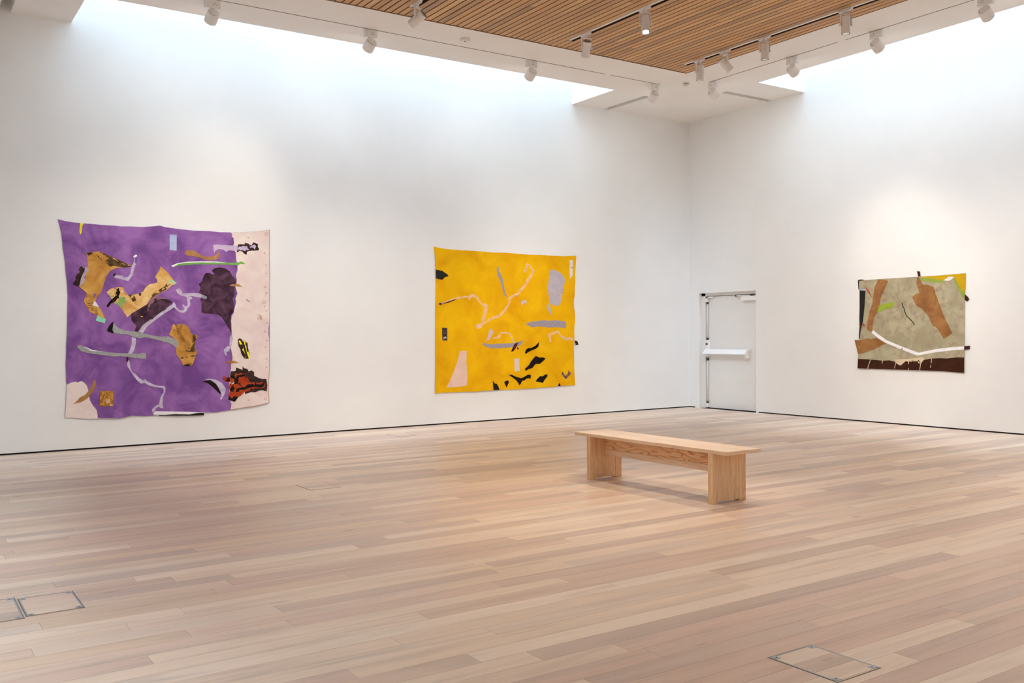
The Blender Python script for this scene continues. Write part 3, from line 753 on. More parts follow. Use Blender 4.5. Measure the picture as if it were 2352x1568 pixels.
class Hanging:
    def __init__(self, name, label, axis, zt, zb, centers=()):
        self.axis = axis; self.zt = zt; self.zb = zb; self.centers = centers; self.layer = 0
        self.root = empty(name); tag(self.root, label, 'wall hanging', 'textile collages on the walls')
    def crop(self, ox, oy, s):
        self.c = (ox, oy, s); return self
    def uv(self, p, c=None):
        ox, oy, s = c or self.c
        h = hit(ox+p[0]/s, oy+p[1]/s, self.axis, -.015)
        return (h[1-self.axis], h.z)
    def D(self, u, z):
        t = max(0, min(1, (self.zt-z)/(self.zt-self.zb)))
        d = .010+.012*t**1.5+.006*t*math.sin(u*6.3+1)
        d += .0035*noise.noise(Vector((u*3.1, z*1.4, 1.7)))+.0022*noise.noise(Vector((u*8, z*6, 5.1)))+.0012*noise.noise(Vector((u*21, z*15, 2.2)))
        for cu, cz, r in self.centers:
            rr = math.hypot(u-cu, z-cz); w = math.exp(-((rr-r)/.2)**2)
            if w > .02:
                th = math.atan2(z-cz, u-cu); d += w*.0028*math.sin(th*26+3*noise.noise(Vector((u*4, z*4, 9))))
        return max(d, .003)
    def pos(self, u, z, off):
        d = self.D(u, z)+off
        return (u, -d, z) if self.axis == 1 else (-d, u, z)
    def surf(self, name, mat, poly, off, g, thick=.0012, label=None, parent=None):
        n = len(poly)
        vs = [Vector(p) for p in poly]; ed = [(i, (i+1) % n) for i in range(n)]
        us = [p[0] for p in poly]; zs = [p[1] for p in poly]
        i0, i1 = int(min(us)/g)-1, int(max(us)/g)+1; j0, j1 = int(min(zs)/g)-1, int(max(zs)/g)+1
        for i in range(i0, i1+1):
            for j in range(j0, j1+1):
                p = (i*g+(g/2 if j % 2 else 0), j*g)
                if inside(p, poly) and edge_dist(p, poly) > .4*g: vs.append(Vector(p))
        r = delaunay_2d_cdt(vs, ed, [], 1, 1e-6)
        verts = [self.pos(v[0], v[1], off) for v in r[0]]
        me = bpy.data.meshes.new(name); me.from_pydata(verts, [], [list(f) for f in r[2]]); me.update()
        bm = bmesh.new(); bm.from_mesh(me)
        # faces look into the room
        want = Vector((0, -1, 0)) if self.axis == 1 else Vector((-1, 0, 0))
        for f in bm.faces:
            if f.normal.dot(want) < 0: f.normal_flip()
            f.smooth = True
        bm.to_mesh(me); bm.free()
        me.materials.append(C[mat])
        o = link(name, me, parent or self.root)
        md = o.modifiers.new('thickness', 'SOLIDIFY'); md.thickness = thick; md.offset = -1
        o.modifiers.new('crisp_edges', 'EDGE_SPLIT').split_angle = math.radians(40)
        if label: o['label'] = label
        return o
    def base(self, mat, pts, label):
        """pts: list of (crop, points)"""
        poly = []
        for c, ps in pts: poly += [self.uv(p, c) for p in ps]
        self.outline = poly
        return self.surf('cloth', mat, poly, 0, .028, .003, label)
    def patch(self, name, mat, pts, smooth=0, label=None, grid=.035, parent=None):
        poly = [self.uv(p) for p in pts]
        for _ in range(smooth): poly = chaikin(poly)
        self.layer += 1
        return self.surf(name, mat, poly, .0012+.00005*self.layer, grid, .0012, label, parent)
    def dashes(self, name, mat, segs, w, parent=None):
        """many small strokes in one print mesh: (x0,y0,x1,y1) in crop pixels, width w"""
        self.layer += 1; off = .0016+.00005*self.layer
        vs, fs = [], []
        for (x0, y0, x1, y1) in segs:
            dx, dy = x1-x0, y1-y0; l = math.hypot(dx, dy) or 1; nx, ny = -dy/l*w/2, dx/l*w/2
            k = len(vs)
            for p in ((x0+nx, y0+ny), (x1+nx, y1+ny), (x1-nx, y1-ny), (x0-nx, y0-ny)):
                u, z = self.uv(p); vs.append(self.pos(u, z, off))
            fs.append((k, k+1, k+2, k+3))
        me = bpy.data.meshes.new(name); me.from_pydata(vs, [], fs); me.materials.append(C[mat])
        return link(name, me, parent or self.root)
    def place(self, u, z):
        p = Vector((u, 0, z)) if self.axis == 1 else Vector((0, u, z))
        for ch in self.root.children: ch.location = -p
        self.root.location = p
def rows(x0, y0, x1, y1, n, m, seed=1, gap=.25):
    """text-like rows of short dashes inside a quad from (x0,y0) to (x1,y1): n lines, m dashes"""
    rnd = random.Random(seed); out = []
    for i in range(n):
        y = y0+(y1-y0)*(i+.5)/n; x = x0
        while x < x1:
            l = (x1-x0)/m*rnd.uniform(.4, 1.1); out.append((x, y, min(x+l, x1), y+rnd.uniform(-1, 1))); x += l+(x1-x0)/m*gap*rnd.uniform(.6, 1.6)
    return out
def ring(cx, cy, r, n=9):
    return [(cx+r*math.cos(6.283*i/n), cy+r*math.sin(6.283*i/n), cx+r*math.cos(6.283*(i+1)/n), cy+r*math.sin(6.283*(i+1)/n)) for i in range(n)]

# ---- purple hanging (left wall)
S1 = 1689/280.0
c1, c2, c3, c4 = (120, 480, S1), (380, 480, S1), (120, 720, S1), (380, 720, S1)
def W1(px, py): 
    h = hit(px, py, 1, -.015); return (h.x, h.z)
P = Hanging('purple_textile_hanging', 'large purple textile collage with a pink strip on the left wall', 1, 3.05, .46,
            [(*W1(255, 620), .42), (*W1(330, 690), .42), (*W1(425, 785), .3)])
P.base('purple', [
 (c1, [(75,138),(180,165),(300,185),(430,197),(570,207),(700,220),(845,228),(960,240),(1100,240),(1250,247),(1400,238),(1490,228),(1570,250)]),
 (c2, [(0,250),(210,278),(400,298),(600,303),(750,320),(900,322),(1050,322),(1250,310),(1445,285),(1448,300),(1440,600),(1448,900),(1445,1200),(1440,1400)]),
 (c4, [(1445,0),(1445,500),(1440,800),(1430,1000),(1435,1180),(1437,1235),(1250,1280),(1050,1310),(900,1335),(760,1355),(700,1368),(600,1365),(530,1367),(200,1380),(0,1385)]),
 (c3, [(1500,1400),(1300,1420),(1100,1412),(930,1452),(800,1445),(660,1447),(540,1460),(400,1452),(175,1435),(185,1300),(192,1150),(205,985),(195,950),(195,850),(188,715),(197,500),(195,430),(205,300),(210,100)]),
 (c1, [(210,1440),(215,1200),(208,1050),(187,850),(180,750),(165,640),(147,548),(143,460),(130,340),(100,220)])], 'dyed purple cloth')
P.crop(*c2)
K = 1447.7                                    # offset of crop 4 (and 3) below crop 2 (and 1)
P.patch('pink_strip', 'pink', [(905,323),(930,350),(920,375),(945,400),(952,480),(940,500),(950,560),(975,600),(980,680),(985,720),(1000,760),(998,850),(975,920),(990,980),(985,1030),(970,1080),(998,1170),(970,1240),(980,1290),(960,1370),(945,1440),(920,1480),(910,1568),
 (905,60+K),(915,130+K),(920,280+K),(930,350+K),(905,470+K),(920,540+K),(930,620+K),(910,700+K),(905,780+K),(890,860+K),(880,1000+K),(885,1100+K),(900,1220+K),(915,1250+K),(900,1334+K),(1050,1309+K),(1250,1279+K),(1436,1234+K),(1434,1180+K),(1429,1000+K),(1439,800+K),(1444,500+K),(1444,0+K),(1439,1400),(1444,1200),(1447,900),(1439,600),(1447,300),(1444,286),(1250,311),(1050,323)], 0, 'pale pink strip sewn along the right edge')
fl_ = []
for (x, y, r) in ((1400,345,22),(1375,613,8),(1395,775,7),(1396,893,6),(1380,1078,8),(1400,1165,10),(1365,1290,20),(1372,1345,6),(1400,1410,8),(1310,1500,16),(1325,1480,9),(1285,1520,9),(1330,1530,8),(1300,1470,8),
                 (1380,250+K,18),(1408,130+K,9),(1408,375+K,10),(1385,465+K,9),(1400,630+K,6),(1400,745+K,6),(1385,1180+K,18),(1145,1200+K,8),(1150,395,9),(1320,60+K,14)): fl_ += ring(x, y, r, 7)
P.dashes('floral_stitches', 'rustthread', fl_, 5)
hem = [(1444,290),(1439,600),(1445,900),(1441,1200),(1437,1400),(1441,0+K),(1441,500+K),(1436,800+K),(1426,1000+K),(1432,1232+K),(1250,1276+K),(1050,1306+K),(905,1330+K)]
P.dashes('hem_stitch', 'rustthread', [(*hem[i], *hem[i+1]) for i in range(len(hem)-1)], 6)
P.crop(*c3)
P.patch('pink_corner', 'pink', [(205,985),(260,955),(330,940),(350,960),(370,942),(410,935),(450,965),(480,1000),(500,1070),(520,1200),(560,1270),(610,1330),(625,1390),(628,1440),(660,1446),(540,1459),(400,1451),(178,1434),(187,1300),(194,1150)], 0, 'pale pink corner patch')
P.crop(*c1)
P.patch('yellow_sliver', 'yellow', [(390,193),(435,197),(418,235),(405,330),(390,352),(378,320),(380,250)])
P.crop(*c2)
P.patch('pale_blue_patch', 'pblue', [(60,350),(158,355),(155,575),(58,568)])
P.patch('tan_stroke', 'tan', [(275,570),(330,570),(400,575),(450,610),(520,650),(600,660),(690,650),(730,600),(750,570),(752,660),(720,690),(660,710),(560,705),(490,675),(420,655),(320,650),(272,625)], 1)
P.patch('green_strip', 'green', [(78,785),(170,748),(300,730),(500,722),(700,725),(850,742),(980,740),(1040,725),(1075,735),(1108,760),(1000,778),(800,768),(600,765),(400,765),(200,782),(110,803)])
P.patch('white_edge', 'white', [(78,785),(170,748),(300,730),(500,722),(700,725),(850,742),(970,748),(900,756),(700,740),(500,738),(300,742),(180,760),(120,795),(108,802)])
P.patch('dark_lace', 'fringe', [(1005,490),(1040,485),(1095,490),(1105,468),(1150,478),(1190,505),(1220,460),(1260,475),(1285,485),(1280,520),(1300,550),(1290,572),(1240,575),(1160,580),(1130,590),(1125,635),(1090,615),(1060,585),(1030,578),(985,605),(1000,560)])
P.patch('lavender_patch', 'lav', [(665,497),(720,490),(900,503),(1000,505),(1180,517),(1230,488),(1258,510),(1240,556),(1150,566),(1120,586),(1060,568),(1000,578),(960,580),(890,570),(840,590),(800,560),(740,552),(690,580),(680,612),(665,560)])
P.patch('plum_shape', 'plum', [(640,850),(690,815),(760,808),(830,820),(890,860),(930,930),(970,975),(975,1020),(960,1080),(955,1120),(960,1190),(930,1240),(950,1320),(945,1420),(910,1470),(905,1568),(900,100+K),(915,270+K),(880,210+K),(840,140+K),(790,60+K),(740,20+K),(720,1460),(600,1445),(540,1448),(500,1425),(500,1290),(485,1265),(490,1235),(510,1190),(480,1160),(455,1155),(480,1120),(485,1080),(458,1040),(510,1000),(530,930),(560,885),(610,885),(660,905),(690,900),(665,880)], 0, 'dark plum dyed shape')
P.patch('tan_leaf', 'tan', [(880,1055),(960,1030),(1020,1040),(1065,1080),(970,1070),(900,1068)])
P.dashes('blue_thread', 'bluethread', [(1120,1252,1140,1265),(1140,1265,1165,1285)], 9)
P.patch('ribbon', 'sheer', [(145,1130),(160,1105),(185,1095),(205,1105),(225,1150),(250,1175),(350,1158),(440,1165),(530,1190),(580,1215),(570,1253),(500,1230),(400,1210),(330,1200),(385,1235),(330,1260),(345,1290),(345,1335),(300,1380),(290,1420),(240,1442),(180,1425),(130,1380),(100,1330),(110,1275),(145,1325),(150,1360),(200,1400),(250,1405),(270,1370),(235,1345),(240,1310),(275,1350),(310,1330),(300,1290),(300,1215),(210,1200),(175,1175)], 1, 'sheer white ribbon')
P.patch('red_tip', 'red', [(165,1110),(190,1098),(203,1145)])
# upper left collage
P.crop(*c1)
P.patch('leather_piece', 'gold', [(470,605),(650,585),(780,640),(1095,780),(985,812),(895,812),(800,855),(750,930),(715,1030),(685,1140),(615,1222),(480,1165),(380,1080),(435,1000),(490,830),(495,770),(485,680)], 0, 'ochre leather piece')
P.patch('umber_print', 'brown', [(655,590),(780,640),(1095,782),(1080,803),(985,811),(930,800),(890,790),(850,785),(800,800),(760,760),(690,710),(650,680),(600,635),(635,640),(660,680),(720,705),(750,690),(735,650),(690,630),(665,605)], 1)
P.patch('dark_triangle', 'fringe', [(482,605),(630,590),(520,680),(490,655)])
P.patch('dark_strip', 'fringe', [(385,800),(410,790),(430,820),(465,810),(400,950),(375,1060),(360,1075),(285,1040),(330,930)])
P.patch('grey_lavender_strip', 'lavgrey', [(430,830),(470,800),(523,820),(440,1020),(375,1075),(360,1040),(400,940)])
o = P.patch('printed_strip', 'gold', [(480,1165),(620,1225),(570,1320),(555,1335),(650,1355),(740,1520),(690,1510),(620,1470),(520,1420),(435,1275)])
sg = []
for i in range(7):
    for j in range(5):
        x = 485+i*17-j*11; y = 1180+j*22+i*7; sg.append((x, y, x-6, y+15))
for i in range(6):
    for j in range(3):
        x = 470+i*17+j*9; y = 1300+j*30; sg.append((x, y, x-4, y+16))
for i in range(6):
    x = 535+i*4; y = 1375+i*16; sg += [(x, y, x+35, y+3), (x+45, y+4, x+80, y+8)]
P.dashes('print', 'brown', sg, 6, o)
P.patch('white_triangle', 'white', [(590,1268),(650,1358),(555,1330)])
P.patch('mint_patch', 'mint', [(625,1472),(740,1525),(728,1580),(603,1545)])
P.patch('ribbon', 'sheer', [(1120,665),(1150,630),(1178,635),(1165,670),(1160,760),(1130,850),(1110,920),(1050,998),(960,970),(850,945),(880,918),(960,920),(1045,945),(1085,890),(1095,800),(1130,740),(1140,675)])
P.patch('ribbon_tip', 'white', [(1120,665),(1150,632),(1176,635),(1165,660),(1140,662)])
P.patch('blue_tip', 'bluethread', [(1150,672),(1168,668),(1165,740),(1150,755)])
P.patch('dark_tip', 'fringe', [(845,900),(885,878),(870,925),(845,938)])
# centre collage
P.patch('plum_shape', 'plum', [(1090,1450),(1180,1400),(1310,1320),(1400,1250),(1500,1225),(1620,1260),(1665,1295),(1560,1400),(1480,1450),(1390,1520),(1310,1590),(1250,1640),(1190,1700),(1140,1690),(1170,1620),(1100,1540)])
P.patch('mauve_leaf', 'mauve', [(1280,1420),(1310,1360),(1350,1270),(1430,1215),(1540,1220),(1610,1250),(1500,1240),(1400,1290),(1350,1350),(1330,1425)], 1)
P.patch('yellow_dot', 'yellow', [(1225,1480),(1260,1490),(1235,1500)])
P.patch('leather_piece', 'goldlt', [(755,1155),(800,1105),(900,1080),(980,1080),(1000,1140),(1060,1190),(1150,1180),(1260,1145),(1290,1090),(1350,1040),(1450,1020),(1455,985),(1425,935),(1490,840),(1500,790),(1600,880),(1725,1030),(1660,1050),(1600,1110),(1500,1160),(1340,1270),(1310,1320),(1100,1445),(1040,1500),(960,1380),(850,1290),(800,1210)], 0, 'pale ochre dyed piece')
P.patch('dark_tip', 'gold', [(1490,840),(1500,790),(1600,880),(1655,950),(1560,905)], 1)
P.patch('green_blot', 'greenblot', [(940,1220),(1000,1210),(1050,1270),(1005,1300),(985,1370),(930,1345),(860,1290),(900,1250)], 2)
P.patch('green_blot', 'greenblot', [(790,1160),(840,1152),(870,1195),(835,1240),(795,1200)], 2)
P.patch('umber_mark', 'brown', [(985,1150),(1060,1195),(1120,1180),(1160,1240),(1155,1285),(1110,1285),(1080,1230),(1020,1180)], 1)
P.patch('umber_mark', 'brown', [(1190,1165),(1240,1160),(1230,1195),(1210,1212)], 1)
P.patch('umber_mark', 'brown', [(1340,1265),(1380,1190),(1450,1130),(1560,1070),(1590,1015),(1650,1035),(1600,1100),(1500,1155)])
P.patch('mint_patch', 'mint', [(1650,955),(1725,1030),(1680,1050),(1630,1010)])
P.patch('black_shape', 'black', [(760,1325),(800,1270),(870,1210),(890,1110),(930,1090),(970,1075),(985,1105),(940,1160),(920,1210),(930,1240),(870,1280),(810,1310),(775,1362),(758,1350)])
P.patch('white_chip', 'white', [(965,1128),(987,1147),(948,1152)])
# ribbons and felts below
P.crop(*c3)
P.patch('ribbon', 'sheer', [(1680,-140),(1705,-100),(1550,0),(1400,110),(1310,185),(1255,270),(1190,250),(1250,160),(1370,75),(1480,0),(1600,-90)], 0, 'sheer white ribbon')
P.patch('ribbon', 'sheer', [(1100,325),(1160,335),(1160,400),(1140,490),(1110,550),(1050,550),(1080,490),(1100,420)])
P.patch('felt_strip', 'felt', [(850,120),(870,160),(940,210),(1050,240),(1150,250),(1270,275),(1400,305),(1500,320),(1600,315),(1678,345),(1743,375),(1743,430),(1718,475),(1658,425),(1600,405),(1500,375),(1400,350),(1300,325),(1210,338),(1120,320),(1040,285),(950,285),(850,265),(835,230),(840,160)], 0, 'speckled grey felt strip')
P.patch('black_end', 'black', [(852,112),(850,140),(832,220),(852,268),(835,270),(758,243),(765,210),(790,165),(820,130)])
P.patch('felt_strip', 'felt', [(345,470),(355,435),(400,440),(440,460),(520,500),(630,520),(760,535),(870,545),(1050,550),(1200,555),(1270,540),(1303,560),(1298,628),(1200,620),(1050,600),(950,590),(850,595),(750,580),(600,562),(480,545),(400,520)], 0, 'speckled grey felt strip')
P.patch('white_edge', 'white', [(440,457),(480,468),(540,498),(640,518),(760,532),(640,525),(540,515),(470,490)])
P.patch('ribbon', 'sheer', [(1060,640),(1075,690),(1085,760),(1110,810),(1160,840),(1200,890),(1260,925),(1290,905),(1320,940),(1400,980),(1490,1000),(1540,1000),(1565,1020),(1565,1090),(1540,1130),(1530,1180),(1525,1260),(1540,1310),(1500,1305),(1470,1290),(1420,1330),(1440,1355),(1400,1395),(1378,1330),(1440,1270),(1480,1250),(1500,1150),(1540,1090),(1540,1040),(1500,1025),(1400,1015),(1320,985),(1280,960),(1225,968),(1180,930),(1130,870),(1080,790),(1040,730),(1030,690)], 0, 'twisted sheer white ribbon')
P.patch('maroon_chip', 'dred', [(1030,580),(1060,630),(1028,692)])
P.patch('tan_leaf', 'tan', [(290,1250),(340,1210),(380,1160),(460,1120),(510,1060),(550,1000),(570,920),(605,925),(600,990),(575,1060),(530,1120),(480,1180),(400,1225)])
o = P.patch('brocade_square', 'orn', [(665,1068),(845,1070),(838,1282),(655,1280)])
sg = []
for i in range(8):
    a = i*.785; sg += [(770+12*math.cos(a), 1210+12*math.sin(a), 770+32*math.cos(a), 1210+32*math.sin(a))]
for i in range(5):
    a = i*1.257; sg += [(815+6*math.cos(a), 1265+5*math.sin(a), 815+20*math.cos(a), 1265+15*math.sin(a))]
P.dashes('white_flower', 'white', sg, 7, o)
P.patch('black_strip', 'charcoal', [(1460,1396),(1689,1386),(1890,1392),(2000,1376),(2098,1372),(2103,1408),(1900,1412),(1689,1412),(1480,1412)])
P.patch('white_strip', 'white', [(1430,1352),(1689,1355),(1900,1358),(2098,1370),(2098,1375),(1980,1378),(1900,1395),(1700,1390),(1560,1402),(1395,1400)], 0, 'white strip along the bottom hem')
# lower right collages
P.crop(*c4)
o = P.patch('leather_piece', 'gold', [(105,145),(270,150),(330,200),(350,270),(375,290),(430,295),(448,320),(410,390),(415,480),(435,530),(415,590),(380,690),(345,730),(240,715),(210,640),(150,560),(145,490),(175,420),(165,380),(50,285),(90,200)], 0, 'ochre leather piece')
P.patch('umber_mark', 'brown', [(375,292),(430,297),(446,320),(410,385),(402,520),(330,515),(370,440)])
P.patch('umber_mark', 'brown', [(245,505),(270,495),(330,520),(410,508),(420,520),(280,548),(240,540)])
P.patch('umber_mark', 'brown', [(203,605),(330,595),(430,560),(420,588),(300,610),(215,628)])
P.patch('umber_mark', 'fringe', [(240,708),(285,700),(362,685),(345,728),(270,722)])
sg = rows(110, 152, 222, 240, 8, 4, 3)
for i in range(11): sg += [(150+i*8, 250+i*14, 200+i*8, 246+i*14)]
sg += rows(262, 402, 335, 490, 7, 3, 5)
P.dashes('print', 'brown', sg, 5, o)
P.patch('ribbon', 'sheer', [(890,330),(925,280),(915,440),(880,520),(840,530),(848,590),(820,560),(805,500),(860,450),(885,455)])
P.patch('tan_leaf', 'tan', [(825,690),(870,655),(950,650),(1018,683),(900,690)])
P.patch('dark_fringe', 'fringe', [(1000,365),(1020,342),(1050,350),(1075,390),(1080,365),(1135,410),(1140,470),(1165,560),(1150,620),(1120,625),(1090,620),(1050,560),(1035,490),(1010,450)])
P.patch('yellow_stripe', 'yellow', [(1010,380),(1030,365),(1060,420),(1115,600),(1095,615),(1060,500)])
P.patch('yellow_stripe', 'yellow', [(1075,368),(1100,385),(1130,470),(1165,580),(1155,635),(1130,560),(1105,470)])
P.patch('dark_fringe', 'fringe', [(905,800),(970,795),(980,745),(1040,770),(1065,780),(1068,725),(1085,755),(1130,765),(1150,800),(1190,785),(1225,810),(1225,860),(1290,890),(1340,905),(1395,905),(1410,990),(1400,1075),(1340,1060),(1290,1065),(1240,1090),(1180,1085),(1100,1115),(1095,1080),(950,960),(890,870)], 0, 'dark frayed cloth')
P.patch('red_shape', 'red', [(970,825),(1100,825),(1130,880),(1160,945),(1230,950),(1330,940),(1380,985),(1375,1050),(1300,1025),(1210,1050),(1090,1085),(1040,1140),(1010,1150),(960,1220),(870,1190),(885,1145),(870,1130),(890,1080),(880,1020),(890,950),(830,940),(790,910),(805,860),(850,890),(950,870)], 0, 'rust red shape')
P.patch('black_marking', 'black', [(820,875),(850,890),(885,880),(890,940),(830,935)])
P.patch('black_marking', 'black', [(900,872),(960,860),(1010,850),(1080,840),(1105,858),(1060,875),(1010,890),(1010,940),(1050,985),(1035,1000),(990,965),(960,985),(930,1020),(1000,1035),(1080,1015),(1170,965),(1330,985),(1345,950),(1370,985),(1340,1025),(1200,1010),(1100,1050),(990,1090),(900,1080),(890,1040),(940,985),(960,920)], 1)
P.patch('black_marking', 'black', [(880,1140),(1010,1150),(960,1222),(865,1190)])
P.patch('white_tab', 'white', [(890,945),(955,950),(930,975),(890,975)])
P.patch('ribbon', 'sheer', [(520,920),(600,900),(700,915),(780,960),(835,1040),(820,1110),(770,1200),(755,1180),(775,1125),(750,1050),(700,970),(620,915)])
P.patch('black_crescent', 'black', [(512,938),(560,930),(620,920),(700,975),(750,1060),(772,1125),(720,1080),(650,1010),(590,965)])
P.place(-10.0, .45)

# ---- yellow hanging (left wall)
S2 = 1568/190.0
y5, y6, y7, y8 = (980, 550, S2), (1150, 550, S2), (980, 730, S2), (1150, 730, S2)
Y = Hanging('yellow_textile_hanging', 'golden yellow textile collage with black flakes and ribbons on the left wall', 1, 2.94, .53)
Y.base('yolk', [
 (y5, [(140,132),(250,158),(400,180),(600,198),(850,212),(900,212),(1000,222),(1250,245),(1520,248)]),
 (y6, [(120,247),(250,262),(450,280),(700,290),(735,286),(900,300),(1200,315),(1400,308),(1437,302),(1430,450),(1415,650),(1417,800),(1405,920),(1403,1060),(1388,1170),(1388,1280),(1402,1350),(1408,1500)]),
 (y8, [(1408,60),(1395,150),(1392,250),(1393,400),(1383,560),(1385,700),(1390,950),(1398,1150),(1405,1272),(1250,1280),(1080,1293),(950,1310),(850,1312),(700,1325),(400,1345),(200,1355),(0,1365)]),
 (y7, [(1260,1370),(1060,1378),(940,1395),(700,1400),(400,1412),(250,1417),(162,1437),(165,1200),(172,900),(170,640),(168,300),(172,0)]),
 (y5, [(168,1380),(178,1000),(175,700),(165,380),(150,230)])], 'golden yellow cloth')
Y.crop(*y5)
Y.patch('black_wedge', 'charcoal', [(173,570),(215,575),(300,595),(390,655),(418,688),(340,720),(300,760),(210,748),(173,732)])
Y.patch('grey_sliver', 'feltv', [(1380,500),(1378,545),(1365,590),(1410,650),(1450,770),(1475,900),(1490,1020),(1545,1088),(1500,1075),(1460,1040),(1440,930),(1400,790),(1350,680),(1330,580),(1350,530)])
J = 1485.5
Y.patch('ribbon', 'sheerp', [(230,1205),(270,1185),(350,1180),(450,1130),(580,1095),(750,1065),(790,1090),(835,1028),(900,1040),(970,1080),(1000,1150),(1060,1220),(1130,1213),(1170,1265),(1140,1380),(1095,1540),(1070,80+J),(1050,180+J),(960,208+J),(925,180+J),(935,125+J),(1030,105+J),(1040,1520),(1060,1440),(1100,1290),(1040,1240),(970,1160),(940,1110),(860,1090),(845,1095),(810,1160),(770,1095),(700,1110),(600,1125),(450,1160),(350,1195),(260,1235)], 0, 'folded sheer peach ribbon')
Y.patch('maroon_strip', 'dred', [(225,1215),(290,1190),(320,1200),(420,1170),(600,1112),(500,1165),(380,1205),(320,1215),(260,1245)])
Y.crop(*y6)
Y.patch('ribbon', 'sheerp', [(490,445),(575,490),(620,570),(645,590),(640,620),(540,790),(450,920),(390,980),(335,1050),(250,1080),(185,1130),(180,1210),(120,1320),(50,1410),(-20,1475),(-150,1510),(-250,1560),(-340,1615),(-440,1640),(-480,1620),(-370,1575),(-290,1560),(-200,1480),(-30,1425),(60,1330),(150,1200),(150,1100),(240,1040),(330,1000),(370,930),(440,860),(500,750),(590,620),(600,585),(530,490),(500,490),(520,550),(460,630),(415,570),(470,570),(475,490)], 0, 'long folded sheer peach ribbon')
Y.patch('grey_shape', 'lgrey', [(950,565),(1020,572),(1120,620),(1180,680),(1228,760),(1190,920),(1160,1110),(1140,1195),(1080,1265),(1020,1245),(935,1215),(915,1060),(890,940),(910,780)], 0, 'lilac grey shape')
Y.patch('grey_tail', 'lgrey', [(935,1215),(920,1215),(870,1265),(890,1310),(970,1450),(978,1440),(945,1300)])
Y.dashes('red_stitches', 'red', [(900,972,914,972),(908,1055,922,1055),(1178,942,1190,942),(1165,1005,1177,1005)], 10)
Y.patch('lilac_chip', 'lilac', [(385,1170),(430,1145),(475,1140),(500,1210),(465,1195),(430,1215),(385,1250)])
o = Y.patch('pale_strip', 'pale', [(1310,383),(1372,395),(1365,680),(1310,750)])
Y.dashes('stitch', 'charcoal', [(1338,535,1368,535)], 10, o)
Y.crop(*y7)
o = Y.patch('dark_brocade', 'orndk', [(290,182),(390,190),(388,430),(295,425)])
Y.dashes('white_flower', 'white', [(320,375,345,360),(345,350,370,370),(330,395,350,385),(355,372,372,382),(318,388,330,398)], 10, o)
Y.patch('felt_strip', 'feltv', [(1020,490),(1100,478),(1200,500),(1350,485),(1568,482),(1680,470),(1780,440),(1830,415),(1800,490),(1740,540),(1640,550),(1500,565),(1350,575),(1190,572),(1120,540),(1080,510)], 0, 'grey felt strip')
Y.patch('lilac_sliver', 'lilac', [(1195,200),(1240,230),(1270,270),(1220,340),(1190,410),(1110,440),(1140,400),(1170,300)])
Y.patch('ribbon', 'sheerp', [(1235,400),(1290,360),(1350,345),(1370,310),(1420,265),(1500,265),(1568,280),(1610,325),(1640,410),(1680,455),(1630,455),(1600,360),(1560,310),(1480,290),(1420,300),(1380,385),(1300,395)])
Y.patch('peach_trapezoid', 'peach', [(628,628),(748,620),(758,640),(750,850),(765,950),(768,1160),(750,1285),(600,1305),(372,1318),(440,1180),(520,1000),(600,770)], 0, 'tall peach linen piece')
Y.patch('black_flake', 'charcoal', [(1248,1190),(1290,1240),(1325,1245),(1365,1310),(1378,1362),(1262,1369)])
Y.crop(*y8)
Y.patch('felt_strip', 'feltv', [(470,120),(560,70),(700,60),(800,40),(920,55),(1020,40),(1180,60),(1220,60),(1245,120),(1225,195),(1150,180),(1050,175),(920,182),(730,155),(590,178),(540,150)], 0, 'grey felt strip')
Y.patch('maroon_flake', 'dred', [(290,465),(340,458),(280,580),(240,630),(195,640),(220,580),(250,510)])
Y.patch('maroon_flake', 'dred', [(310,545),(350,585),(315,600)])
for ps in ([(735,440),(720,480),(715,540),(660,585),(590,610),(520,645),(480,678),(455,660),(475,600),(520,570),(570,570),(650,530),(700,480)],
           [(660,720),(740,750),(790,742),(848,765),(830,790),(800,820),(740,870),(660,870),(630,900),(595,945),(520,970),(470,1003),(452,965),(530,890),(570,820),(620,760)],
           [(155,1080),(210,1075),(280,1110),(380,1140),(430,1120),(510,1070),(568,1082),(558,1150),(530,1140),(480,1150),(440,1185),(400,1190),(380,1240),(345,1280),(335,1240),(290,1180),(230,1130)],
           [(890,1080),(870,1065),(845,1070),(790,1105),(740,1100),(690,1150),(655,1195),(680,1210),(720,1210),(770,1225),(795,1230),(830,1170),(880,1110)],
           [(65,1215),(120,1180),(160,1205),(110,1320)], [(1108,1225),(1140,1290),(1083,1293)]):
    Y.patch('black_flake', 'black', ps)
Y.patch('brocade_chevron', 'ornrd', [(1145,1060),(1175,1015),(1215,1090),(1240,1090),(1275,1040),(1270,985),(1330,1050),(1235,1158),(1210,1140)])
o = Y.patch('striped_tab', 'pale', [(258,770),(345,768),(355,1005),(265,1012)])
Y.dashes('stripes', 'lgrey', [(282,772,288,1008),(303,771,309,1007),(324,770,332,1006)], 7, o)
Y.patch('ribbon', 'sheerp', [(905,300),(950,285),(1085,235),(1110,250),(1130,320),(1240,375),(1290,360),(1360,380),(1390,435),(1340,420),(1290,400),(1245,438),(1120,350),(1080,280),(960,325),(945,370),(965,450),(920,455),(930,400),(900,355)])
Y.patch('maroon_tab', 'choc', [(1390,425),(1450,440),(1472,510),(1420,515),(1410,470)])
Y.patch('white_tip', 'white', [(1420,515),(1472,510),(1410,545)])
Y.place(-4.35, .53)

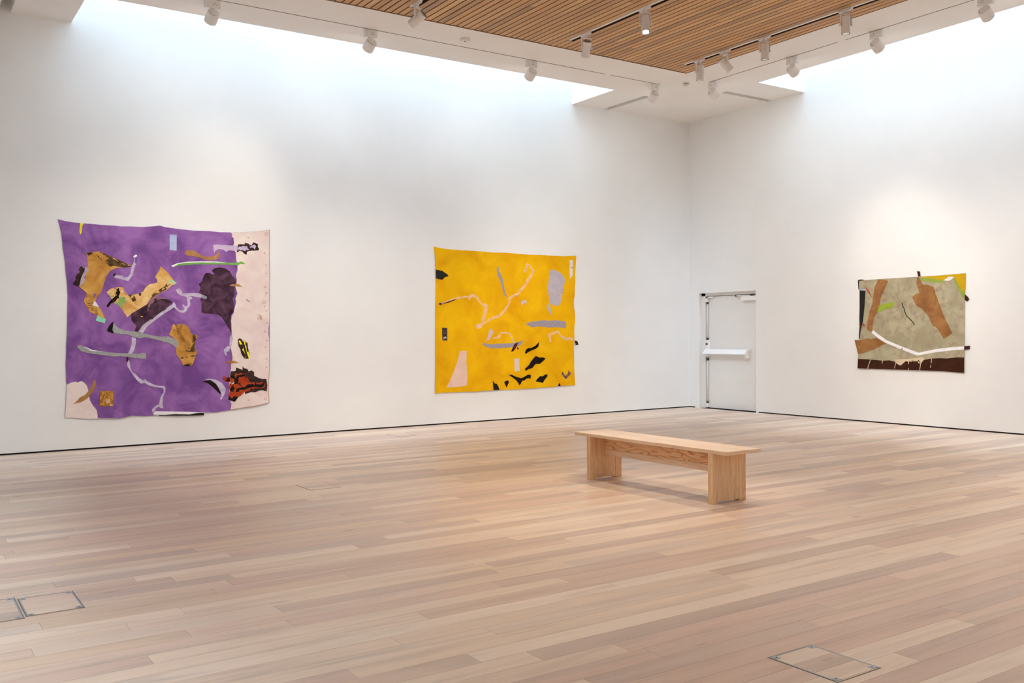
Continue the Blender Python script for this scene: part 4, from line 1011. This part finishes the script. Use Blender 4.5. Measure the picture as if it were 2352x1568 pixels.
# ---- brown hanging (right wall)
S3 = 1749/290.0
b0 = (1950, 610, S3)
B = Hanging('brown_textile_hanging', 'small sage and brown textile collage with a white strip on the right wall', 0, 2.34, .86)
out = [(140,205),(420,185),(700,168),(950,152),(985,150),(1200,138),(1615,103),(1610,300),(1600,450),(1600,800),(1598,1100),(1600,1270),(1600,1485),(1300,1462),(1000,1448),(700,1440),(400,1432),(125,1420),(130,1240),(140,1000),(150,800),(145,500),(136,330)]
B.base('sage', [(b0, out)], 'mottled sage linen')
B.crop(*b0)
B.patch('black_thread', 'charcoal', [(120,210),(135,192),(190,190),(210,203),(150,207),(136,215),(136,330),(128,325)])
B.patch('black_strip', 'charcoal', [(150,340),(228,345),(215,560),(195,770),(165,880),(150,1010),(137,1005),(147,850),(145,720),(147,500)], 0, 'black strip at the left edge')
B.patch('pale_blue_chip', 'pblue', [(150,325),(228,330),(228,347),(152,342)])
B.patch('suede_piece', 'suede', [(405,190),(480,190),(538,212),(490,330),(440,440),(420,550),(385,660),(350,720),(330,800),(325,900),(300,915),(245,880),(255,760),(280,650),(320,530),(335,420),(350,300),(385,230)], 0, 'brown suede strip')
B.patch('red_sliver', 'red', [(205,268),(250,320),(280,360),(305,410),(330,455),(280,390),(240,330)])
B.patch('red_dot', 'red', [(185,805),(205,800),(222,825),(210,838),(192,830)])
B.patch('lime_tab', 'lime2', [(410,550),(500,525),(610,500),(622,570),(500,605),(388,648)])
B.patch('mauve_fold', 'sage', [(700,600),(735,565),(770,660),(800,710),(910,822),(840,890),(770,800),(735,740)], 1)
B.dashes('black_cord', 'charcoal', [(735,512,740,552),(740,552,764,592),(764,592,778,645),(778,645,800,697),(800,697,848,740),(848,740,885,778),(885,778,912,818)], 11)
B.patch('suede_piece', 'suede', [(945,165),(970,170),(1020,260),(1080,262),(1170,292),(1200,390),(1250,530),(1310,690),(1430,930),(1310,1015),(1260,930),(1230,870),(1160,830),(1130,760),(1080,670),(1000,590),(930,550),(875,440),(930,385),(970,380),(965,330),(930,250)], 0, 'large brown suede piece')
B.patch('dark_tip', 'fringe', [(940,175),(965,163),(990,205),(975,225),(950,195)])
B.patch('dark_tab', 'choc', [(940,75),(980,80),(988,145),(955,152)])
B.patch('mustard_corner', 'mustard', [(985,152),(1200,140),(1614,104),(1604,372),(1550,320),(1460,165),(1380,150),(1300,205),(1100,175)], 0, 'mustard yellow corner')
B.patch('lime_strip', 'lime', [(985,163),(1100,175),(1230,190),(1310,205),(1350,210),(1260,240),(1130,225),(985,205)])
B.patch('lime_strip', 'lime', [(1435,185),(1465,168),(1540,310),(1601,370),(1599,445),(1560,420),(1500,300)])
B.patch('white_lozenge', 'white', [(1380,150),(1460,157),(1400,200),(1380,210),(1302,205)])
B.patch('dark_tab', 'choc', [(1605,395),(1650,435),(1665,465),(1635,495),(1603,470)])
B.patch('suede_tab', 'suede', [(80,1028),(180,1030),(260,1005),(300,1020),(380,995),(430,1030),(510,1078),(440,1110),(330,1165),(160,1222),(130,1215)], 0, 'brown suede tab sticking out at the left')
B.patch('white_strip', 'white', [(330,890),(420,960),(520,1030),(740,1120),(970,1205),(1200,1155),(1400,1130),(1597,1115),(1598,1160),(1400,1175),(1200,1200),(950,1245),(740,1165),(500,1065),(400,1000),(315,930)], 0, 'bent white strip')
B.dashes('tick', 'choc', [(738,1140,736,1167)], 10)
B.patch('dark_tab', 'choc', [(1598,1115),(1680,1107),(1675,1155),(1600,1163)])
B.patch('cream_stain', 'cream', [(640,1300),(830,1290),(980,1270),(1045,1270),(1040,1310),(1000,1360),(830,1335),(790,1325),(715,1383),(650,1350)])
B.patch('chocolate_band', 'choc', [(131,1290),(250,1295),(310,1300),(470,1315),(560,1310),(640,1330),(650,1345),(715,1380),(790,1320),(830,1330),(900,1310),(980,1305),(1000,1355),(1040,1305),(1150,1285),(1270,1280),(1350,1285),(1500,1268),(1599,1270),(1599,1484),(1300,1461),(1000,1447),(700,1439),(400,1431),(126,1419)], 0, 'dark chocolate band along the bottom')
B.dashes('drips', 'cream', [(302,1300,262,1424),(470,1312,455,1355),(652,1340,632,1422),(832,1330,832,1446),(1004,1310,986,1449),(1150,1288,1130,1412)], 9)
B.place(-4.83, .87)
